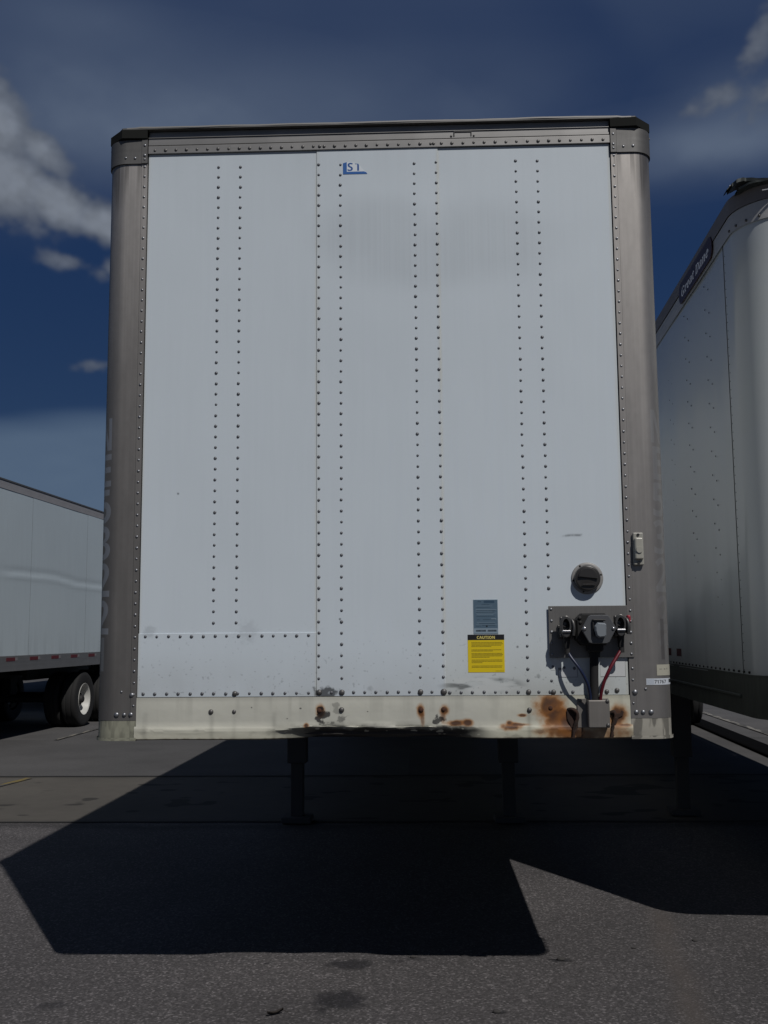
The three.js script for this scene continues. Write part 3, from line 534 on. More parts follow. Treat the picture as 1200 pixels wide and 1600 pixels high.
part('lid', extrude([[-0.024, -0.006], [-0.018, -0.028], [-0.006, -0.036], [0.018, -0.034], [0.024, -0.026], [0.026, 0.022], [0.018, 0.028], [-0.012, 0.030], [-0.024, 0.014]], 0.026, 0.006).translate(0.006, -0.001, 0.088), std({ color: rgb(0.20, 0.225, 0.25), roughness: 0.5 }), flange);
for (const s of [-1, 1]) part('bolt', dome(0.004 + s * 0.062, 0.003, 0.09, 0.0085, 0.7), shiny, flange);
part('lug', [dome(-0.072, 0.05, 0.062, 0.010, 0.6), dome(-0.070, 0.030, 0.062, 0.008, 0.6)], steelDark, sock);
// hoses into the box
part('hose', tube([[0.824, 1.560, 0.058], [0.836, 1.535, 0.072], [0.872, 1.482, 0.085], [0.902, 1.425, 0.075], [0.917, 1.37, 0.055], [0.920, 1.338, 0.045]], 0.0068, 40, 10), std({ color: rgb(0.010, 0.018, 0.055), roughness: 0.4 }), T, 'blue air hose');
part('hose', tube([[1.060, 1.568, 0.058], [1.036, 1.535, 0.070], [1.001, 1.482, 0.082], [0.976, 1.425, 0.072], [0.964, 1.37, 0.055], [0.962, 1.338, 0.045]], 0.0075, 40, 10), std({ color: rgb(0.13, 0.008, 0.018), roughness: 0.4 }), T, 'red air hose');
part('electric_cable', [tube([[0.944, 1.565, 0.045], [0.942, 1.52, 0.040], [0.940, 1.44, 0.036], [0.939, 1.338, 0.036]], 0.019, 24, 14), cyl(0.028, 0.022, 0.04, 14).translate(0.944, 1.553, 0.045)], rubber, T, 'thick black cable');
const boxMat = std({ map: brushed, color: rgb(0.80, 0.76, 0.72), roughness: 0.55, metalness: 0.55 });
const jb = part('junction_box', [extrude([[0.866, 1.226], [1.003, 1.226], [1.003, 1.352], [0.866, 1.352]], 0.006, 0.0012).translate(0, 0, 0.008), slab(0.906, 1.0, 1.228, 1.348, 0.0145, 0.062, 0.006, 2)].map((g) => uvXY(clean(g), 0.8, 1.05, 1.1, 1.6)), boxMat, T, 'bent sheet metal box where the hoses enter the rail');
for (const [x, y] of [[0.879, 1.343], [0.990, 1.343], [0.990, 1.240]]) part('bolt', dome(x, y, x > 0.9 ? 0.062 : 0.0142, 0.0085, 0.7), boltMetal, jb);
// torn-off bracket ends
const stubMetal = std({ map: paint(128, 128, (u, v) => { const n = fbm(u * 14, v * 14, 3, 4); return [mix(0.010, 0.055, n * n * 1.6), mix(0.008, 0.022, n * n * 1.6), mix(0.007, 0.011, n)]; }), roughness: 0.9 });
for (const [x, s] of [[0.838, 1], [1.042, -1]]) {
  const pts = s > 0 ? [[-0.012, 0.036, 0.006], [0.006, 0.038, 0.022], [0.022, 0.026, 0.027], [0.024, -0.004, 0.023], [0.012, -0.04, 0.018], [0.006, -0.084, 0.012]] : [[-0.032, 0.020, 0.008], [-0.018, 0.026, 0.017], [-0.012, 0.006, 0.018], [-0.022, -0.03, 0.016], [-0.030, -0.084, 0.012]];
  const bar = tube(pts.map(([a, b, c]) => [x + a, 1.268 + b, c]), 0.008, 30, 7), bp = bar.attributes.position;
  for (let i = 0; i < bp.count; i++) { const q = (fbm(bp.getX(i) * 120, bp.getY(i) * 120, bp.getZ(i) * 120, 2) - 0.5) * 0.007; bp.setXYZ(i, bp.getX(i) + q, bp.getY(i) + q * 0.5, bp.getZ(i) + q); }
  bar.computeVertexNormals();
  const st = part('bracket_stub', bar, stubMetal, T, s > 0 ? 'rusty broken bracket end left of the metal box' : 'rusty broken bracket end right of the metal box');
  // the ripped flange that is left of it
  const rip = s > 0 ? [[-0.02, 0.03], [0.0, 0.046], [0.022, 0.040], [0.032, 0.02], [0.033, -0.03], [0.02, -0.062], [0.004, -0.07], [-0.006, -0.03], [-0.018, -0.005]] : [[-0.034, 0.018], [-0.022, 0.024], [-0.008, 0.018], [0.012, 0.020], [0.020, 0.032], [0.027, 0.026], [0.022, 0.008], [0.004, 0.0], [-0.008, -0.028], [-0.018, -0.035], [-0.016, -0.004]];
  part('ripped_flange', extrude(rip.map(([a, b]) => [x + a, 1.268 + b]), 0.007, 0.0015).translate(0, 0, 0.0062), stubMetal, st);
}
// round vent with hooded cap
const vent = new THREE.Group(); vent.name = 'air_vent'; vent.position.set(0.929, 1.883, -0.0005); T.add(vent);
part('flange', new THREE.LatheGeometry([[0.0715, 0.0], [0.0715, 0.003], [0.068, 0.0065], [0.058, 0.008], [0.054, 0.006], [0.05, 0.0]].map((p) => new THREE.Vector2(...p)), 48).rotateX(Math.PI / 2), std({ map: brushed, color: rgb(1, 1, 1), roughness: 0.5, metalness: 0.15 }), vent);
const ventPlastic = std({ color: rgb(0.030, 0.028, 0.027), roughness: 0.34 });
const vb = part('cap', new THREE.LatheGeometry([[0.0575, 0.002], [0.0575, 0.026], [0.0555, 0.033], [0.050, 0.037], [0.046, 0.034], [0.030, 0.037], [0.001, 0.040]].map((p) => new THREE.Vector2(...p)), 44).rotateX(Math.PI / 2).translate(-0.002, -0.001, 0), ventPlastic, vent);
part('lid', [extrude(Array.from({ length: 21 }, (_, i) => { const a = -0.12 + i / 20 * (Math.PI + 0.24); return [0.043 * Math.cos(a), 0.043 * Math.sin(a) - 0.0]; }), 0.012, 0.004).translate(-0.003, 0.003, 0.035).rotateZ(-0.12)], ventPlastic, vb);
part('lip', extrude([[-0.03, -0.034], [0.03, -0.034], [0.024, -0.026], [-0.024, -0.026]], 0.010, 0.002).translate(-0.002, 0, 0.034), ventPlastic, vb);
for (const [a] of [[0.25], [2.1], [4.4], [3.3]]) part('bolt', dome(0.063 * Math.cos(a), 0.063 * Math.sin(a), 0.0068, 0.005, 0.6), steelDark, vent);
// marker lamp on the right post
const lamp = part('marker_lamp', [slab(1.134, 1.181, 1.938, 2.085, 0.0062, 0.026, 0.006, 2)], std({ color: rgb(0.34, 0.335, 0.30), roughness: 0.4 }), posts[1], 'pale unlit marker lamp');
part('lens', [slab(1.138, 1.177, 1.962, 2.062, 0.022, 0.042, 0.010, 3), cyl(0.014, 0.016, 0.008, 16).rotateX(Math.PI / 2).translate(1.1575, 2.006, 0.043)], new THREE.MeshPhysicalMaterial({ color: rgb(0.40, 0.39, 0.34), roughness: 0.22, clearcoat: 0.6, clearcoatRoughness: 0.2 }), lamp);
for (const y of [2.075, 1.949]) part('screw', cyl(0.006, 0.006, 0.006, 10).rotateX(Math.PI / 2).translate(1.157, y, 0.027), black, lamp);
// ---- plates and stickers
const flatSheet = (x0, x1, y0, y1, z, t = 0.0012) => uvXY(box(x0, x1, y0, y1, z, z + t), x0, x1, y0, y1);
function scribble(c, x, y, w, h, col, al) { c.globalAlpha = al; c.fillStyle = col; let p = x; while (p < x + w) { const l = 3 + rnd() * 13; c.fillRect(p, y, Math.min(l, x + w - p), h); p += l + 2.5; } c.globalAlpha = 1; }
const caution = canvasTex(512, 520, (c, w, h) => {
  c.fillStyle = '#e0c512'; c.fillRect(0, 0, w, h); c.fillStyle = '#16161a'; c.fillRect(0, 0, w, 76);
  c.fillStyle = '#e8d87a'; c.font = 'bold 54px sans-serif'; c.textAlign = 'center'; c.textBaseline = 'middle'; c.save(); c.translate(w / 2, 40); c.scale(1.08, 1); c.fillText('CAUTION', 0, 0); c.restore();
  const rows = [[106, 430], [124, 440], [142, 420], [160, 280], [206, 420], [222, 300], [256, 430], [273, 440], [290, 430], [308, 250], [346, 430], [364, 430], [382, 150], [428, 430], [446, 420]];
  for (const [y, l] of rows) scribble(c, 50, y, l, 11, '#4a4008', 0.62);
  scribble(c, 380, 500, 120, 7, '#40380a', 0.6);
});
part('caution_label', flatSheet(0.389, 0.552, 1.469, 1.636, -0.0004), std({ map: caution, roughness: 0.45 }), pR, 'yellow label headed CAUTION on black');
const nameplate = canvasTex(440, 600, (c, w, h) => {
  c.fillStyle = '#8fa3b2'; c.fillRect(0, 0, w, h); c.fillStyle = '#5d7486'; c.fillRect(6, 6, w - 12, 500); c.fillStyle = '#93a6b4'; c.fillRect(0, 508, w, h);
  c.fillStyle = '#3d566b'; c.fillRect(190, 18, 190, 44); scribble(c, 80, 30, 60, 14, '#2e4254', 0.9);
  c.fillStyle = '#a9b8c2'; for (const [x, y, l, t] of [[40, 110, 300, 5], [40, 172, 380, 9], [40, 202, 300, 5], [40, 236, 380, 5], [60, 262, 300, 6], [320, 332, 90, 16], [60, 400, 330, 5], [40, 440, 380, 5]]) { c.globalAlpha = 0.55; c.fillRect(x, y, l, t); } c.globalAlpha = 1;
  for (const [x, y, l] of [[150, 84, 140], [60, 130, 250], [60, 190, 330], [50, 220, 330], [50, 290, 340], [60, 352, 60], [170, 350, 220], [100, 420, 280], [40, 462, 90], [150, 455, 240]]) scribble(c, x, y, l, 9, '#22323f', 0.75);
  scribble(c, 40, 532, 180, 34, '#1d2730', 0.85); scribble(c, 250, 532, 160, 34, '#1d2730', 0.85); c.fillStyle = '#15191d'; c.beginPath(); c.arc(236, 470, 16, 0, 7); c.fill();
});
part('nameplate', [flatSheet(0.4165, 0.526, 1.640, 1.792, -0.0004, 0.002)], std({ map: nameplate, roughness: 0.4, metalness: 0.25 }), pR, 'blue grey metal data plate above the yellow label');
// torn remains of a blue and white sticker, letters S and T cut off
{
  const tex = canvasTex(256, 140, (c, w, h) => {
    c.fillStyle = '#0d5aa5'; c.fillRect(0, 0, w, h); c.fillStyle = '#d6dde4'; c.fillRect(40, 0, w, 112);
    c.fillStyle = '#0f4c92'; c.font = 'bold 128px sans-serif'; c.textBaseline = 'alphabetic'; c.fillText('S', 42, 104); c.fillText('T', 124, 104);
    c.fillStyle = '#8b8f90'; for (let i = 0; i < 14; i++) { c.globalAlpha = 0.5; c.fillRect(110 + rnd() * 120, rnd() * 26, 4 + rnd() * 8, 2 + rnd() * 5); } c.globalAlpha = 1;
  });
  const g = extrude([[-0.1635, 3.811], [-0.048, 3.811], [-0.053, 3.819], [-0.062, 3.822], [-0.066, 3.831], [-0.075, 3.838], [-0.080, 3.848], [-0.087, 3.852], [-0.090, 3.862], [-0.104, 3.863], [-0.118, 3.870], [-0.135, 3.868], [-0.148, 3.871], [-0.1635, 3.866]], 0.0012, 0.0002).translate(0, 0, 0.0036);
  part('torn_sticker', uvXY(g, -0.1635, -0.048, 3.811, 3.872), std({ map: tex, roughness: 0.5 }), pM, 'torn remnant of a blue and white sticker reading ST');
}
const edgeGrey = std({ color: rgb(0.22, 0.22, 0.22), roughness: 0.8 });
// faint clear labels under the service plate
const clear = std({ color: rgb(0.60, 0.62, 0.63), roughness: 0.3 });
for (const [a, b, c, d] of [[0.790, 0.872, 1.446, 1.487], [0.975, 1.084, 1.448, 1.527], [0.757, 0.80, 1.476, 1.528]]) part('faded_sticker', [flatSheet(a, b, c, d, -0.0003, 0.0006)], clear, pR);
for (const q of [[0.788, 0.874, 1.4445, 1.4465], [0.872, 0.874, 1.4445, 1.485], [0.788, 0.79, 1.4445, 1.487], [0.975, 1.084, 1.446, 1.448], [1.084, 1.0855, 1.446, 1.52]]) part('sticker_edge', box(q[0], q[1], q[2], q[3], -0.0003, 0.0005), edgeGrey, pR);
// number strip and torn paper label on the right post (curved with it)
function wrapped(x0, x1, y0, y1, off) {
  const n = 10, pos = [], uv = [], idx = [];
  for (let i = 0; i <= n; i++) { const x = mix(x0, x1, i / n), z = x < 1.2 ? 0.005 : -0.092 + Math.sqrt(Math.max(0, 0.097 ** 2 - (x - 1.2) ** 2)), nx = x < 1.2 ? 0 : (x - 1.2) / 0.097, nz = Math.sqrt(1 - nx * nx); for (const y of [y0, y1]) { pos.push(x + nx * off, y, z + nz * off); uv.push(i / n, y === y0 ? 0 : 1); } }
  for (let i = 0; i < n; i++) { const a = 2 * i; idx.push(a, a + 2, a + 3, a, a + 3, a + 1); }
  const g = new THREE.BufferGeometry(); g.setAttribute('position', new THREE.Float32BufferAttribute(pos, 3)); g.setAttribute('uv', new THREE.Float32BufferAttribute(uv, 2)); g.setIndex(idx); g.computeVertexNormals(); return g;
}
part('number_strip', wrapped(1.1735, 1.2945, 1.4095, 1.4375, 0.0014), std({ map: canvasTex(512, 110, (c, w, h) => {
  c.fillStyle = '#c6ccd4'; c.fillRect(0, 0, w, h); c.fillStyle = '#9aa6b6'; for (let i = 0; i < 20; i++) c.fillRect(8 + i * 7, 8 + (i % 3) * 4, 3, h - 20);
  c.fillStyle = '#23262b'; c.font = 'bold 86px sans-serif'; c.textBaseline = 'middle'; c.fillText('71767', 150, 58); c.fillRect(452, 16, 60, 62); }), roughness: 0.5 }), posts[1], 'white strip with dark numbers on the right post');
part('paper_label', wrapped(1.222, 1.294, 1.450, 1.498, 0.0012), std({ map: canvasTex(256, 160, (c, w, h) => { c.fillStyle = '#a8a698'; c.fillRect(0, 0, w, h); c.globalAlpha = 0.35; c.fillStyle = '#4b4944'; c.fillRect(40, 60, 50, 14); c.fillRect(120, 56, 30, 22); c.fillRect(170, 50, 20, 26); }), roughness: 0.8 }), posts[1], 'blank pale paper label peeling on the right post');

// ---------------------------------------------------------------- the neighbours
const ANG = -0.046;
// near right: only its left side and rounded front corner are in view
const RP = [3.269, 0, -0.74];
const R = thing('semi_trailer', 'grey white trailer in shade close beside the middle one, torn roof corner', 'trailer', RP, ANG);
const glossMap = (sd) => paint(768, 256, (u, v) => {
  const z = u * 16, y = v * 2.6, n = fbm(z * 0.8, y * 0.8, sd, 4), st = fbm(z * 9, y * 0.7, sd + 3, 3); let k = 0.9 + 0.12 * (n - 0.5) - 0.10 * sstep(0.5, 0.75, st) * sstep(1.4, 0.1, y);
  k *= 1 - 0.30 * sstep(0.7, 0, y) * (0.6 + 0.6 * n); return [0.53 * k, 0.57 * k, 0.58 * k];
});
const sideGloss = new THREE.MeshPhysicalMaterial({ map: glossMap(2), roughness: 0.45, clearcoat: 0.75, clearcoatRoughness: 0.16 });
const uvSide = (g) => { const p = g.attributes.position, uv = new Float32Array(p.count * 2); for (let i = 0; i < p.count; i++) { uv[2 * i] = -p.getZ(i) / 16; uv[2 * i + 1] = (p.getY(i) - 1.35) / 2.6; } g.setAttribute('uv', new THREE.BufferAttribute(uv, 2)); return g; };
{
  const LR = 16.0, rr = 0.30, y0 = 1.392, y1 = 3.95;
  const nose = (o, from) => { const p = [[-1.3 - o, -from]]; for (let i = 0; i <= 18; i++) { const a = Math.PI - i / 18 * Math.PI / 2; p.push([-1.3 + rr + (rr + o) * Math.cos(a), -rr + (rr + o) * Math.sin(a)]); } for (let i = 0; i <= 18; i++) { const a = Math.PI / 2 - i / 18 * Math.PI / 2; p.push([1.3 - rr + (rr + o) * Math.cos(a), -rr + (rr + o) * Math.sin(a)]); } p.push([1.3 + o, -from]); return p; };
  const np = part('nose_panel', uvSide(upright(nose(0.003, 0.452), y0, y1, 0, 1, 0.5)), sideGloss, R, 'rounded front corner skin');
  // side skin in sheets, each lapped over the one behind
  let z = 0.447, i = 0; const widths = [3.66, 3.66, 3.66, 4.57];
  for (const w of widths) { for (const s of [-1, 1]) { const o = (i % 2) * 0.0025, x0 = s < 0 ? -1.3 - o : 1.28, g = uvSide(slab(x0, s < 0 ? -1.28 : 1.3 + o, y0, y1, -Math.min(z + w, LR), -z, 0.0015)); const sp = part('side_panel', g, sideGloss, R);
    if (s < 0 && i < 2) {
      const za = z, zb = Math.min(z + w, LR), nz = 70, ny = 50, pos = [], idx = [];
      for (let a = 0; a <= nz; a++) for (let c = 0; c <= ny; c++) { const q = mix(za, zb, a / nz), y = mix(y0, y1, c / ny), edge = Math.min(1, 12 * Math.min(a / nz, 1 - a / nz)); pos.push(x0 - 0.0008 - edge * (0.0015 + 0.0003 * Math.sin(q / 0.61 * 2 * Math.PI) + 0.016 * (fbm(q * 0.9, y * 0.7, 11, 3) - 0.5) * edge), y, -q); }
      for (let a = 0; a < nz; a++) for (let c = 0; c < ny; c++) { const p = a * (ny + 1) + c, t = p + ny + 1; idx.push(p, p + 1, t + 1, p, t + 1, t); }
      const wg = new THREE.BufferGeometry(); wg.setAttribute('position', new THREE.Float32BufferAttribute(pos, 3)); wg.setIndex(idx); wg.computeVertexNormals(); sp.geometry = mergeGeometries([clean(uvSide(wg)), clean(uvSide(slab(x0 + 0.012, -1.28, y0, y1, -zb, -za, 0.001)))]);
    }
    if (s < 0) { const rv = []; for (let q = z + 0.42; q < Math.min(z + w, 12); q += 0.61) for (const dq of [0, 0.1]) for (let y = 1.5; y < 3.85; y += 0.152) { const gg = domeProto(0.006, 0.5, 6); gg.rotateY(-Math.PI / 2).translate(x0 - 0.002, y + (dq ? 0.05 : 0), -q - dq); rv.push(clean(gg)); } if (rv.length) part('rivets', rv, steelDark, sp, null, 'stuff'); } }
    z += w + 0.001; i++; }
  const sv = []; for (let y = 1.43; y < 3.86; y += 0.05) { const g = domeProto(0.004, 0.5, 6); g.rotateY(-Math.PI / 2).translate(-1.303, y, -0.43); sv.push(clean(g)); } part('rivets', sv, steelDark, np, null, 'stuff');
  part('seam_edge', slab(-1.3055, -1.298, y0, y1, -0.458, -0.4525, 0.001), black, np);
  const railGrey = std({ map: brushed, color: rgb(1.7, 1.72, 1.75), roughness: 0.55, metalness: 0.25 }), railDark = std({ color: rgb(0.19, 0.17, 0.165), roughness: 0.6, metalness: 0.1 }), railGreen = std({ map: paint(256, 64, (u, v) => { const n = fbm(u * 30, v * 4, 3, 4), k = 0.55 + 0.9 * n; return [0.045 * k, 0.052 * k, 0.043 * k]; }, true), roughness: 0.6 });
  const tr = part('top_rail', [upright(nose(0.010, LR), 3.898, 4.005, 0, 1, 0.5)].map((g) => g), railGrey, R);
  part('roof_edge', upright(nose(0.016, LR), 4.006, 4.10, 0, 1, 0.5), railDark, tr);
  part('rivets', nose(0.0105, 0.9).slice(2, 19).filter((_, k) => k % 3 === 0).map(([x, zz]) => { const g = new THREE.SphereGeometry(0.0085, 8, 6); return g.translate(x, 3.92, zz); }), boltMetal, tr, null, 'stuff');
  part('roof', extrude(nose(-0.01, LR).concat([]).map(([x, zz]) => [x, -zz]), 0.03, 0.004).rotateX(-Math.PI / 2).translate(0, 4.075, 0), railDark, R);
  // badge in script on the rail
  const badge = canvasTex(768, 192, (c, w, h) => { c.fillStyle = '#321012'; c.fillRect(0, 0, w, h); c.strokeStyle = '#4d2a2b'; c.lineWidth = 8; c.strokeRect(10, 10, w - 20, h - 20); c.fillStyle = '#ffffff'; c.font = 'italic bold 112px serif'; c.textAlign = 'center'; c.textBaseline = 'middle'; c.fillText('Great Dane', w / 2 - 10, h / 2 + 4); });
  const bl = 0.98, bh = 0.142, bs = new THREE.Shape(); bs.moveTo(-bl / 2 + bh / 2, -bh / 2); bs.lineTo(bl / 2 - bh / 2, -bh / 2); bs.absarc(bl / 2 - bh / 2, 0, bh / 2, -Math.PI / 2, Math.PI / 2); bs.lineTo(-bl / 2 + bh / 2, bh / 2); bs.absarc(-bl / 2 + bh / 2, 0, bh / 2, Math.PI / 2, Math.PI * 1.5);
  const bg = uvXY(new THREE.ExtrudeGeometry(bs, { depth: 0.006, bevelEnabled: false, curveSegments: 10 }), -bl / 2, bl / 2, -bh / 2, bh / 2); bg.rotateY(-Math.PI / 2).translate(-1.3165, 3.985, -1.13);
  part('badge', bg, std({ map: badge, roughness: 0.45 }), tr, 'dark red plate with pale script lettering');
  const br = part('bottom_rail', [upright(nose(0.006, LR), 1.175, 1.402, 0, 60, 0.5), upright(nose(0.0105, LR), 1.398, 1.407, 0, 60, 0.5)], railGreen, R);
  part('rail_ridge', [slab(-1.318, -1.304, 1.272, 1.290, -LR, -0.50, 0.005, 2)], railGreen, br);
  const br2 = []; for (let q = 0.32; q < 8; q += 0.11) { const g = new THREE.SphereGeometry(0.0075, 7, 5); br2.push(clean(g.translate(-1.3075, 1.418, -q))); } part('rivets', br2, steelDark, br, null, 'stuff');
  for (const [a, b] of [[2.13, 2.29], [2.50, 2.68]]) part('reflector', box(-1.3085, -1.30, 1.468, 1.522, -b, -a), std({ color: rgb(0.075, 0.006, 0.010), roughness: 0.7 }), R);
  // torn sheet curling up at the corner of the roof
  const flapMat = std({ color: rgb(0.05, 0.058, 0.055), roughness: 0.55, metalness: 0.4 }), flapLight = std({ color: rgb(0.45, 0.46, 0.48), roughness: 0.4, metalness: 0.6 });
  const flap = new THREE.Group(); flap.name = 'torn_roof_flap'; R.add(flap); flap.userData.label = 'sheet torn loose and curling at the roof corner';
  const strip = (pts, w, m, nm, th = 0.004) => { const cv = new THREE.CatmullRomCurve3(pts.map((p) => new THREE.Vector3(...p))), n = 20, pos = [], idx = []; for (let k = 0; k <= n; k++) { const p = cv.getPoint(k / n), ww = w * (0.55 + 0.6 * fbm(k * 0.3, w * 9, 2, 2)); pos.push(p.x, p.y, p.z - ww / 2, p.x, p.y, p.z + ww / 2, p.x, p.y + th, p.z + ww / 2, p.x, p.y + th, p.z - ww / 2); } for (let k = 0; k < n; k++) for (let e = 0; e < 4; e++) { const a = 4 * k + e, b = 4 * k + (e + 1) % 4; idx.push(a, b, b + 4, a, b + 4, a + 4); } const g = new THREE.BufferGeometry(); g.setAttribute('position', new THREE.Float32BufferAttribute(pos, 3)); g.setIndex(idx); g.computeVertexNormals(); part(nm, toCreasedNormals(g, 0.6), m, flap); };
  strip([[-1.348, 4.105, -0.17], [-1.315, 4.138, -0.17], [-1.285, 4.150, -0.17], [-1.245, 4.152, -0.16], [-1.19, 4.128, -0.12], [-1.05, 4.11, -0.06]], 0.10, flapMat, 'loose_sheet', 0.006);
  strip([[-1.335, 4.100, -0.13], [-1.30, 4.118, -0.12], [-1.26, 4.122, -0.11], [-1.20, 4.10, -0.08], [-1.12, 4.07, -0.03]], 0.13, flapMat, 'loose_sheet', 0.02);
  strip([[-1.344, 4.110, -0.10], [-1.315, 4.126, -0.095], [-1.293, 4.136, -0.09], [-1.262, 4.140, -0.085]], 0.014, flapLight, 'bright_edge', 0.005);
  strip([[-1.262, 4.142, -0.09], [-1.225, 4.142, -0.085], [-1.19, 4.128, -0.07], [-1.16, 4.110, -0.05]], 0.012, flapLight, 'bright_edge', 0.007);
  strip([[-1.20, 4.030, 0.012], [-1.15, 4.034, 0.018], [-1.05, 4.036, 0.018]], 0.012, flapLight, 'bright_edge', 0.005);
  strip([[-1.30, 4.08, -0.12], [-1.24, 4.088, -0.06], [-1.15, 4.085, -0.01], [-1.0, 4.085, 0.01]], 0.10, flapMat, 'loose_sheet', 0.012);
  part('rear_door', slab(-1.28, 1.28, 1.2, 4.06, -LR - 0.03, -LR + 0.01, 0.005), sideGloss, R);
  undercarriage(R, LR, 1.31, -0.3);
  runningGear(R, [-13.7, -14.95], -4.2);
}
// left: its long right side runs away beside the empty bay
const LPOS = [-8.0, 0, -0.86];
const L = thing('semi_trailer', 'sunlit white trailer across the empty bay, with a row of red reflectors', 'trailer', LPOS, ANG);
const paleRail = std({ map: brushed, color: rgb(1.25, 1.25, 1.32), roughness: 0.6, metalness: 0.2 });
function plainTrailer(t) {
  const LR = 16.0, y0 = 1.362, y1 = 3.93;
  const lm = std({ map: paint(768, 256, (u, v) => { const z = u * 16, y = v * 2.57, n = fbm(z * 0.9, y * 0.9, 4, 4), st = fbm(z * 8, y * 0.8, 9, 3); let k = 0.95 + 0.10 * (n - 0.5) - 0.08 * sstep(0.5, 0.7, st) * sstep(0.6, 0, y); k *= 1 - 0.06 * fbm(z * 40, y * 2, 2, 2); return [0.58 * k, 0.665 * k, 0.71 * k]; }), roughness: 0.4 });
  const uvs = (g) => { const p = g.attributes.position, uv = new Float32Array(p.count * 2); for (let i = 0; i < p.count; i++) { uv[2 * i] = -p.getZ(i) / 16; uv[2 * i + 1] = (p.getY(i) - y0) / 2.57; } g.setAttribute('uv', new THREE.BufferAttribute(uv, 2)); return g; };
  // sheets of skin; those near the wheels carry a long shallow crease
  for (let k = 0; k < 13; k++) {
    const za = 0.1 + k * 1.2215, zb = za + 1.2195; if (za > LR - 0.4) break;
    const creased = za > 9 && za < 15.5, nz = creased ? 12 : 1, ny = creased ? 60 : 1, pos = [], idx = [];
    for (let i = 0; i <= nz; i++) for (let j = 0; j <= ny; j++) { const z = mix(za, Math.min(zb, LR), i / nz), y = mix(y0, y1, j / ny); let o = 0; if (creased) { const cy = 2.62 - 0.012 * (z - 10) + (fbm(z * 0.9, 2, 3, 3) - 0.5) * 0.10, a = sstep(9.6, 10.6, z) * 0.0062; o = a * Math.exp(-(((y - cy) / 0.035) ** 2)) - a * 1.1 * Math.exp(-(((y - cy - 0.085) / 0.05) ** 2)); } o += (fbm(z * 1.1, y * 1.1, 6, 2) - 0.5) * 0.004; pos.push(1.3 + o + (k % 2) * 0.0015, y, -z); }
    for (let i = 0; i < nz; i++) for (let j = 0; j < ny; j++) { const a = i * (ny + 1) + j, b = a + ny + 1; idx.push(a, b, b + 1, a, b + 1, a + 1); }
    const g = new THREE.BufferGeometry(); g.setAttribute('position', new THREE.Float32BufferAttribute(pos, 3)); g.setIndex(idx); g.computeVertexNormals(); part('side_panel', uvs(g), lm, t);
  }
  part('inner_lining', box(1.25, 1.283, y0 - 0.1, y1 + 0.1, -LR, -0.1), underside, t);
  part('side_wall', slab(-1.3, -1.27, y0, y1, -LR, -0.1, 0.003), lm, t);
  part('front_wall', slab(-1.3, 1.3, 1.14, 4.05, -0.098, 0.0, 0.04, 3), lm, t);
  part('rear_door', slab(-1.28, 1.28, 1.14, 4.05, -LR - 0.05, -LR - 0.002, 0.005), lm, t);
  for (const s of [-1, 1]) {
    const tr = part('top_rail', slab(s > 0 ? 1.26 : -1.306, s > 0 ? 1.306 : -1.26, 3.931, 4.058, -LR, -0.1, 0.004), paleRail, t);
    part('rail_cap', slab(s > 0 ? 1.25 : -1.314, s > 0 ? 1.314 : -1.25, 4.059, 4.088, -LR, -0.1, 0.004), aluDark, tr);
    part('bottom_rail', [slab(s > 0 ? 1.265 : -1.308, s > 0 ? 1.308 : -1.265, 1.12, 1.361, -LR, -0.1, 0.006)], alu, t);
  }
  part('roof', box(-1.25, 1.25, 4.04, 4.075, -LR, -0.02), aluDark, t);
  const red = std({ color: rgb(0.10, 0.012, 0.016), roughness: 0.6 }), wh = std({ color: rgb(0.20, 0.19, 0.20), roughness: 0.6 });
  for (let k = 0; k < 8; k++) { const s = 7.70 + k * 0.862; part('reflector', slab(1.307, 1.3115, 1.278, 1.334, -s - 0.31, -s, 0.001), red, t); part('reflector', slab(1.307, 1.3115, 1.284, 1.328, -s - 0.40, -s - 0.33, 0.001), wh, t); }
  undercarriage(t, LR, 1.28, -0.1);
  runningGear(t, [-13.72, -14.97], -3.9);
}
plainTrailer(L);
// added trailers, hidden by the left one, that darken the gap beneath it
for (const [x, z, label] of [[-11.05, -0.95, 'added trailer beyond the sunlit left one, shading the ground seen under it'], [-8.75, -18.6, 'added trailer at the rear end of the sunlit left one, darkening the gap there'], [-11.9, -18.9, 'added trailer farthest left, keeping the low gap behind the axle of the sunlit one dark']]) {
  const c = L.clone(); c.name = numbered('semi_trailer'); c.position.set(x, 0, z); c.userData = { label, category: 'trailer' }; scene.add(c);
}

// added black strip standing in for a band of shade beyond the right trailer
{
  const shadeBlack = new THREE.MeshPhysicalMaterial({ color: rgb(0.004, 0.004, 0.0042), roughness: 1, specularIntensity: 0.06 });
  const k = thing('shade_band_strip', 'long low black strip added as a band of shade beneath the right trailer', 'shade_band', [5.10, 0, -12.6], -0.062);
  part('strip_body', extrude([[-0.19, 0.010], [0.17, 0.010], [0.165, 0.030], [0.14, 0.040], [-0.16, 0.040], [-0.185, 0.030]], 9.4, 0.004).translate(0, 0, -5.7), shadeBlack, k);
  for (const z of [-5.70, 3.68]) part('end_cap', slab(-0.15, 0.14, 0.012, 0.036, z - 0.012, z + 0.03, 0.006), shadeBlack, k);
}
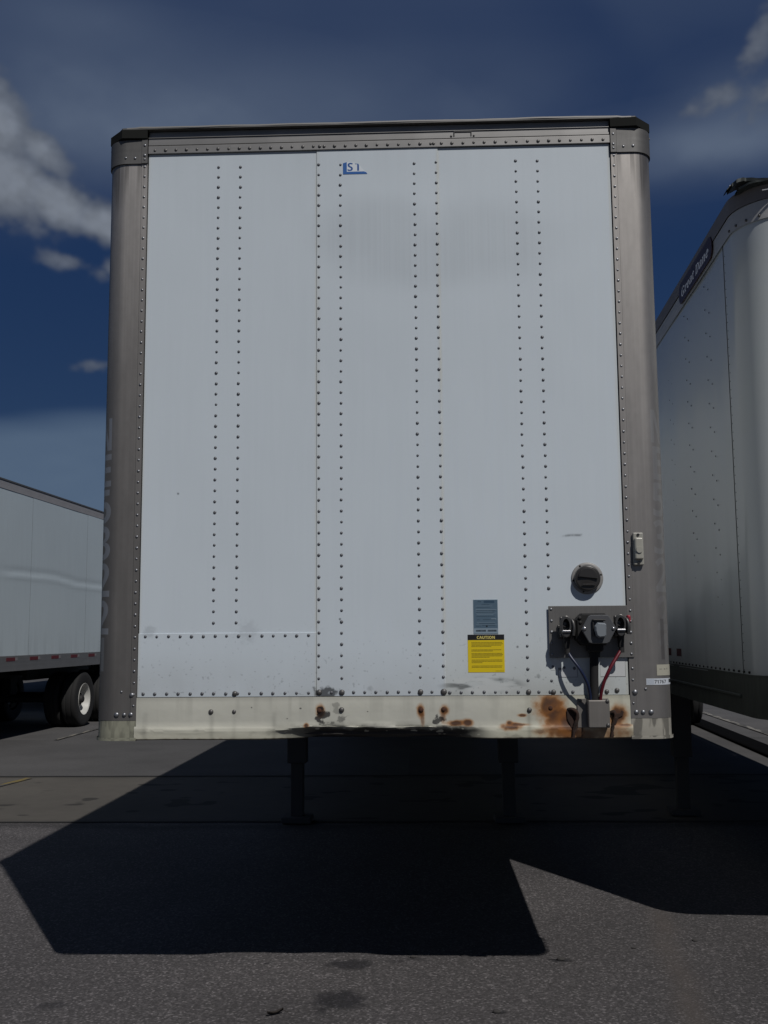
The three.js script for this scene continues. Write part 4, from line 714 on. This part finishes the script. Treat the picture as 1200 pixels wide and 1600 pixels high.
// bits lying on the asphalt
{
  const leaf = thing('dead_leaf', 'curled dark dead leaf lying on the asphalt at the bottom of the picture', 'leaf', [-0.471, 0.006, -0.017], 0.5);
  const n = 12, pos = [], idx = []; for (let i = 0; i <= n; i++) { const t = i / n, w = 0.009 * Math.sin(Math.PI * Math.min(1, t * 1.02 + 0.02)) + 0.001, x = (t - 0.5) * 0.075, y = 0.006 + 0.010 * Math.pow(Math.abs(t - 0.45) * 2, 2); pos.push(x, y + 0.008, -w, x, y - 0.003, 0, x, y + 0.008, w); }
  for (let i = 0; i < n; i++) for (let j = 0; j < 2; j++) { const a = 3 * i + j; idx.push(a, a + 3, a + 4, a, a + 4, a + 1); }
  const g = new THREE.BufferGeometry(); g.setAttribute('position', new THREE.Float32BufferAttribute(pos, 3)); g.setIndex(idx); g.computeVertexNormals();
  part('blade', g, std({ color: rgb(0.022, 0.017, 0.014), roughness: 0.9 }), leaf); part('stem', tube([[0.036, 0.015, 0], [0.05, 0.008, 0.003], [0.062, 0.004, 0.0]], 0.0012, 8, 6), std({ color: rgb(0.03, 0.022, 0.016), roughness: 0.9 }), leaf);
}
{
  const pm = std({ color: rgb(0.045, 0.042, 0.04), roughness: 0.95 }), spots = [[0.865, -0.79, 0.016, 'small dark stone by the black spot right of the trailer shadow tip'], [0.49, -0.06, 0.013, 'small dark stone at the bottom edge right of centre'], [0.12, -0.82, 0.012, 'small dark stone just in front of the trailer shadow edge'], [1.62, -1.12, 0.011, 'small dark stone below the right trailer shadow'], [1.27, -0.99, 0.009, 'tiny dark stone beside the tan streak on the asphalt']];
  for (const [x, z, r, lab] of spots) { const g = new THREE.IcosahedronGeometry(r, 2), p = g.attributes.position; for (let i = 0; i < p.count; i++) { const v = new THREE.Vector3().fromBufferAttribute(p, i), q = 0.75 + 0.5 * fbm(v.x * 70 + x * 9, v.y * 70, v.z * 70, 2); p.setXYZ(i, v.x * q * 1.4, v.y * q * 0.6, v.z * q); } g.computeVertexNormals(); const m = new THREE.Mesh(mergeVertices(g), pm); m.name = numbered('stone'); m.position.set(x, 0.004 + r * 0.4, z); m.castShadow = m.receiveShadow = true; m.userData = { label: lab, category: 'stone' }; scene.add(m); }
}
// base colours dimmed against the stronger sun, which deepens the shade
const dimmed = new Set();
scene.traverse((o) => { if (o.isMesh && o.material !== sideGloss && !dimmed.has(o.material)) { dimmed.add(o.material); o.material.color.multiplyScalar(0.81); } });
scene.traverse((o) => { if (o.isMesh) { o.castShadow = o.receiveShadow = true; } });
renderer.render(scene, camera);
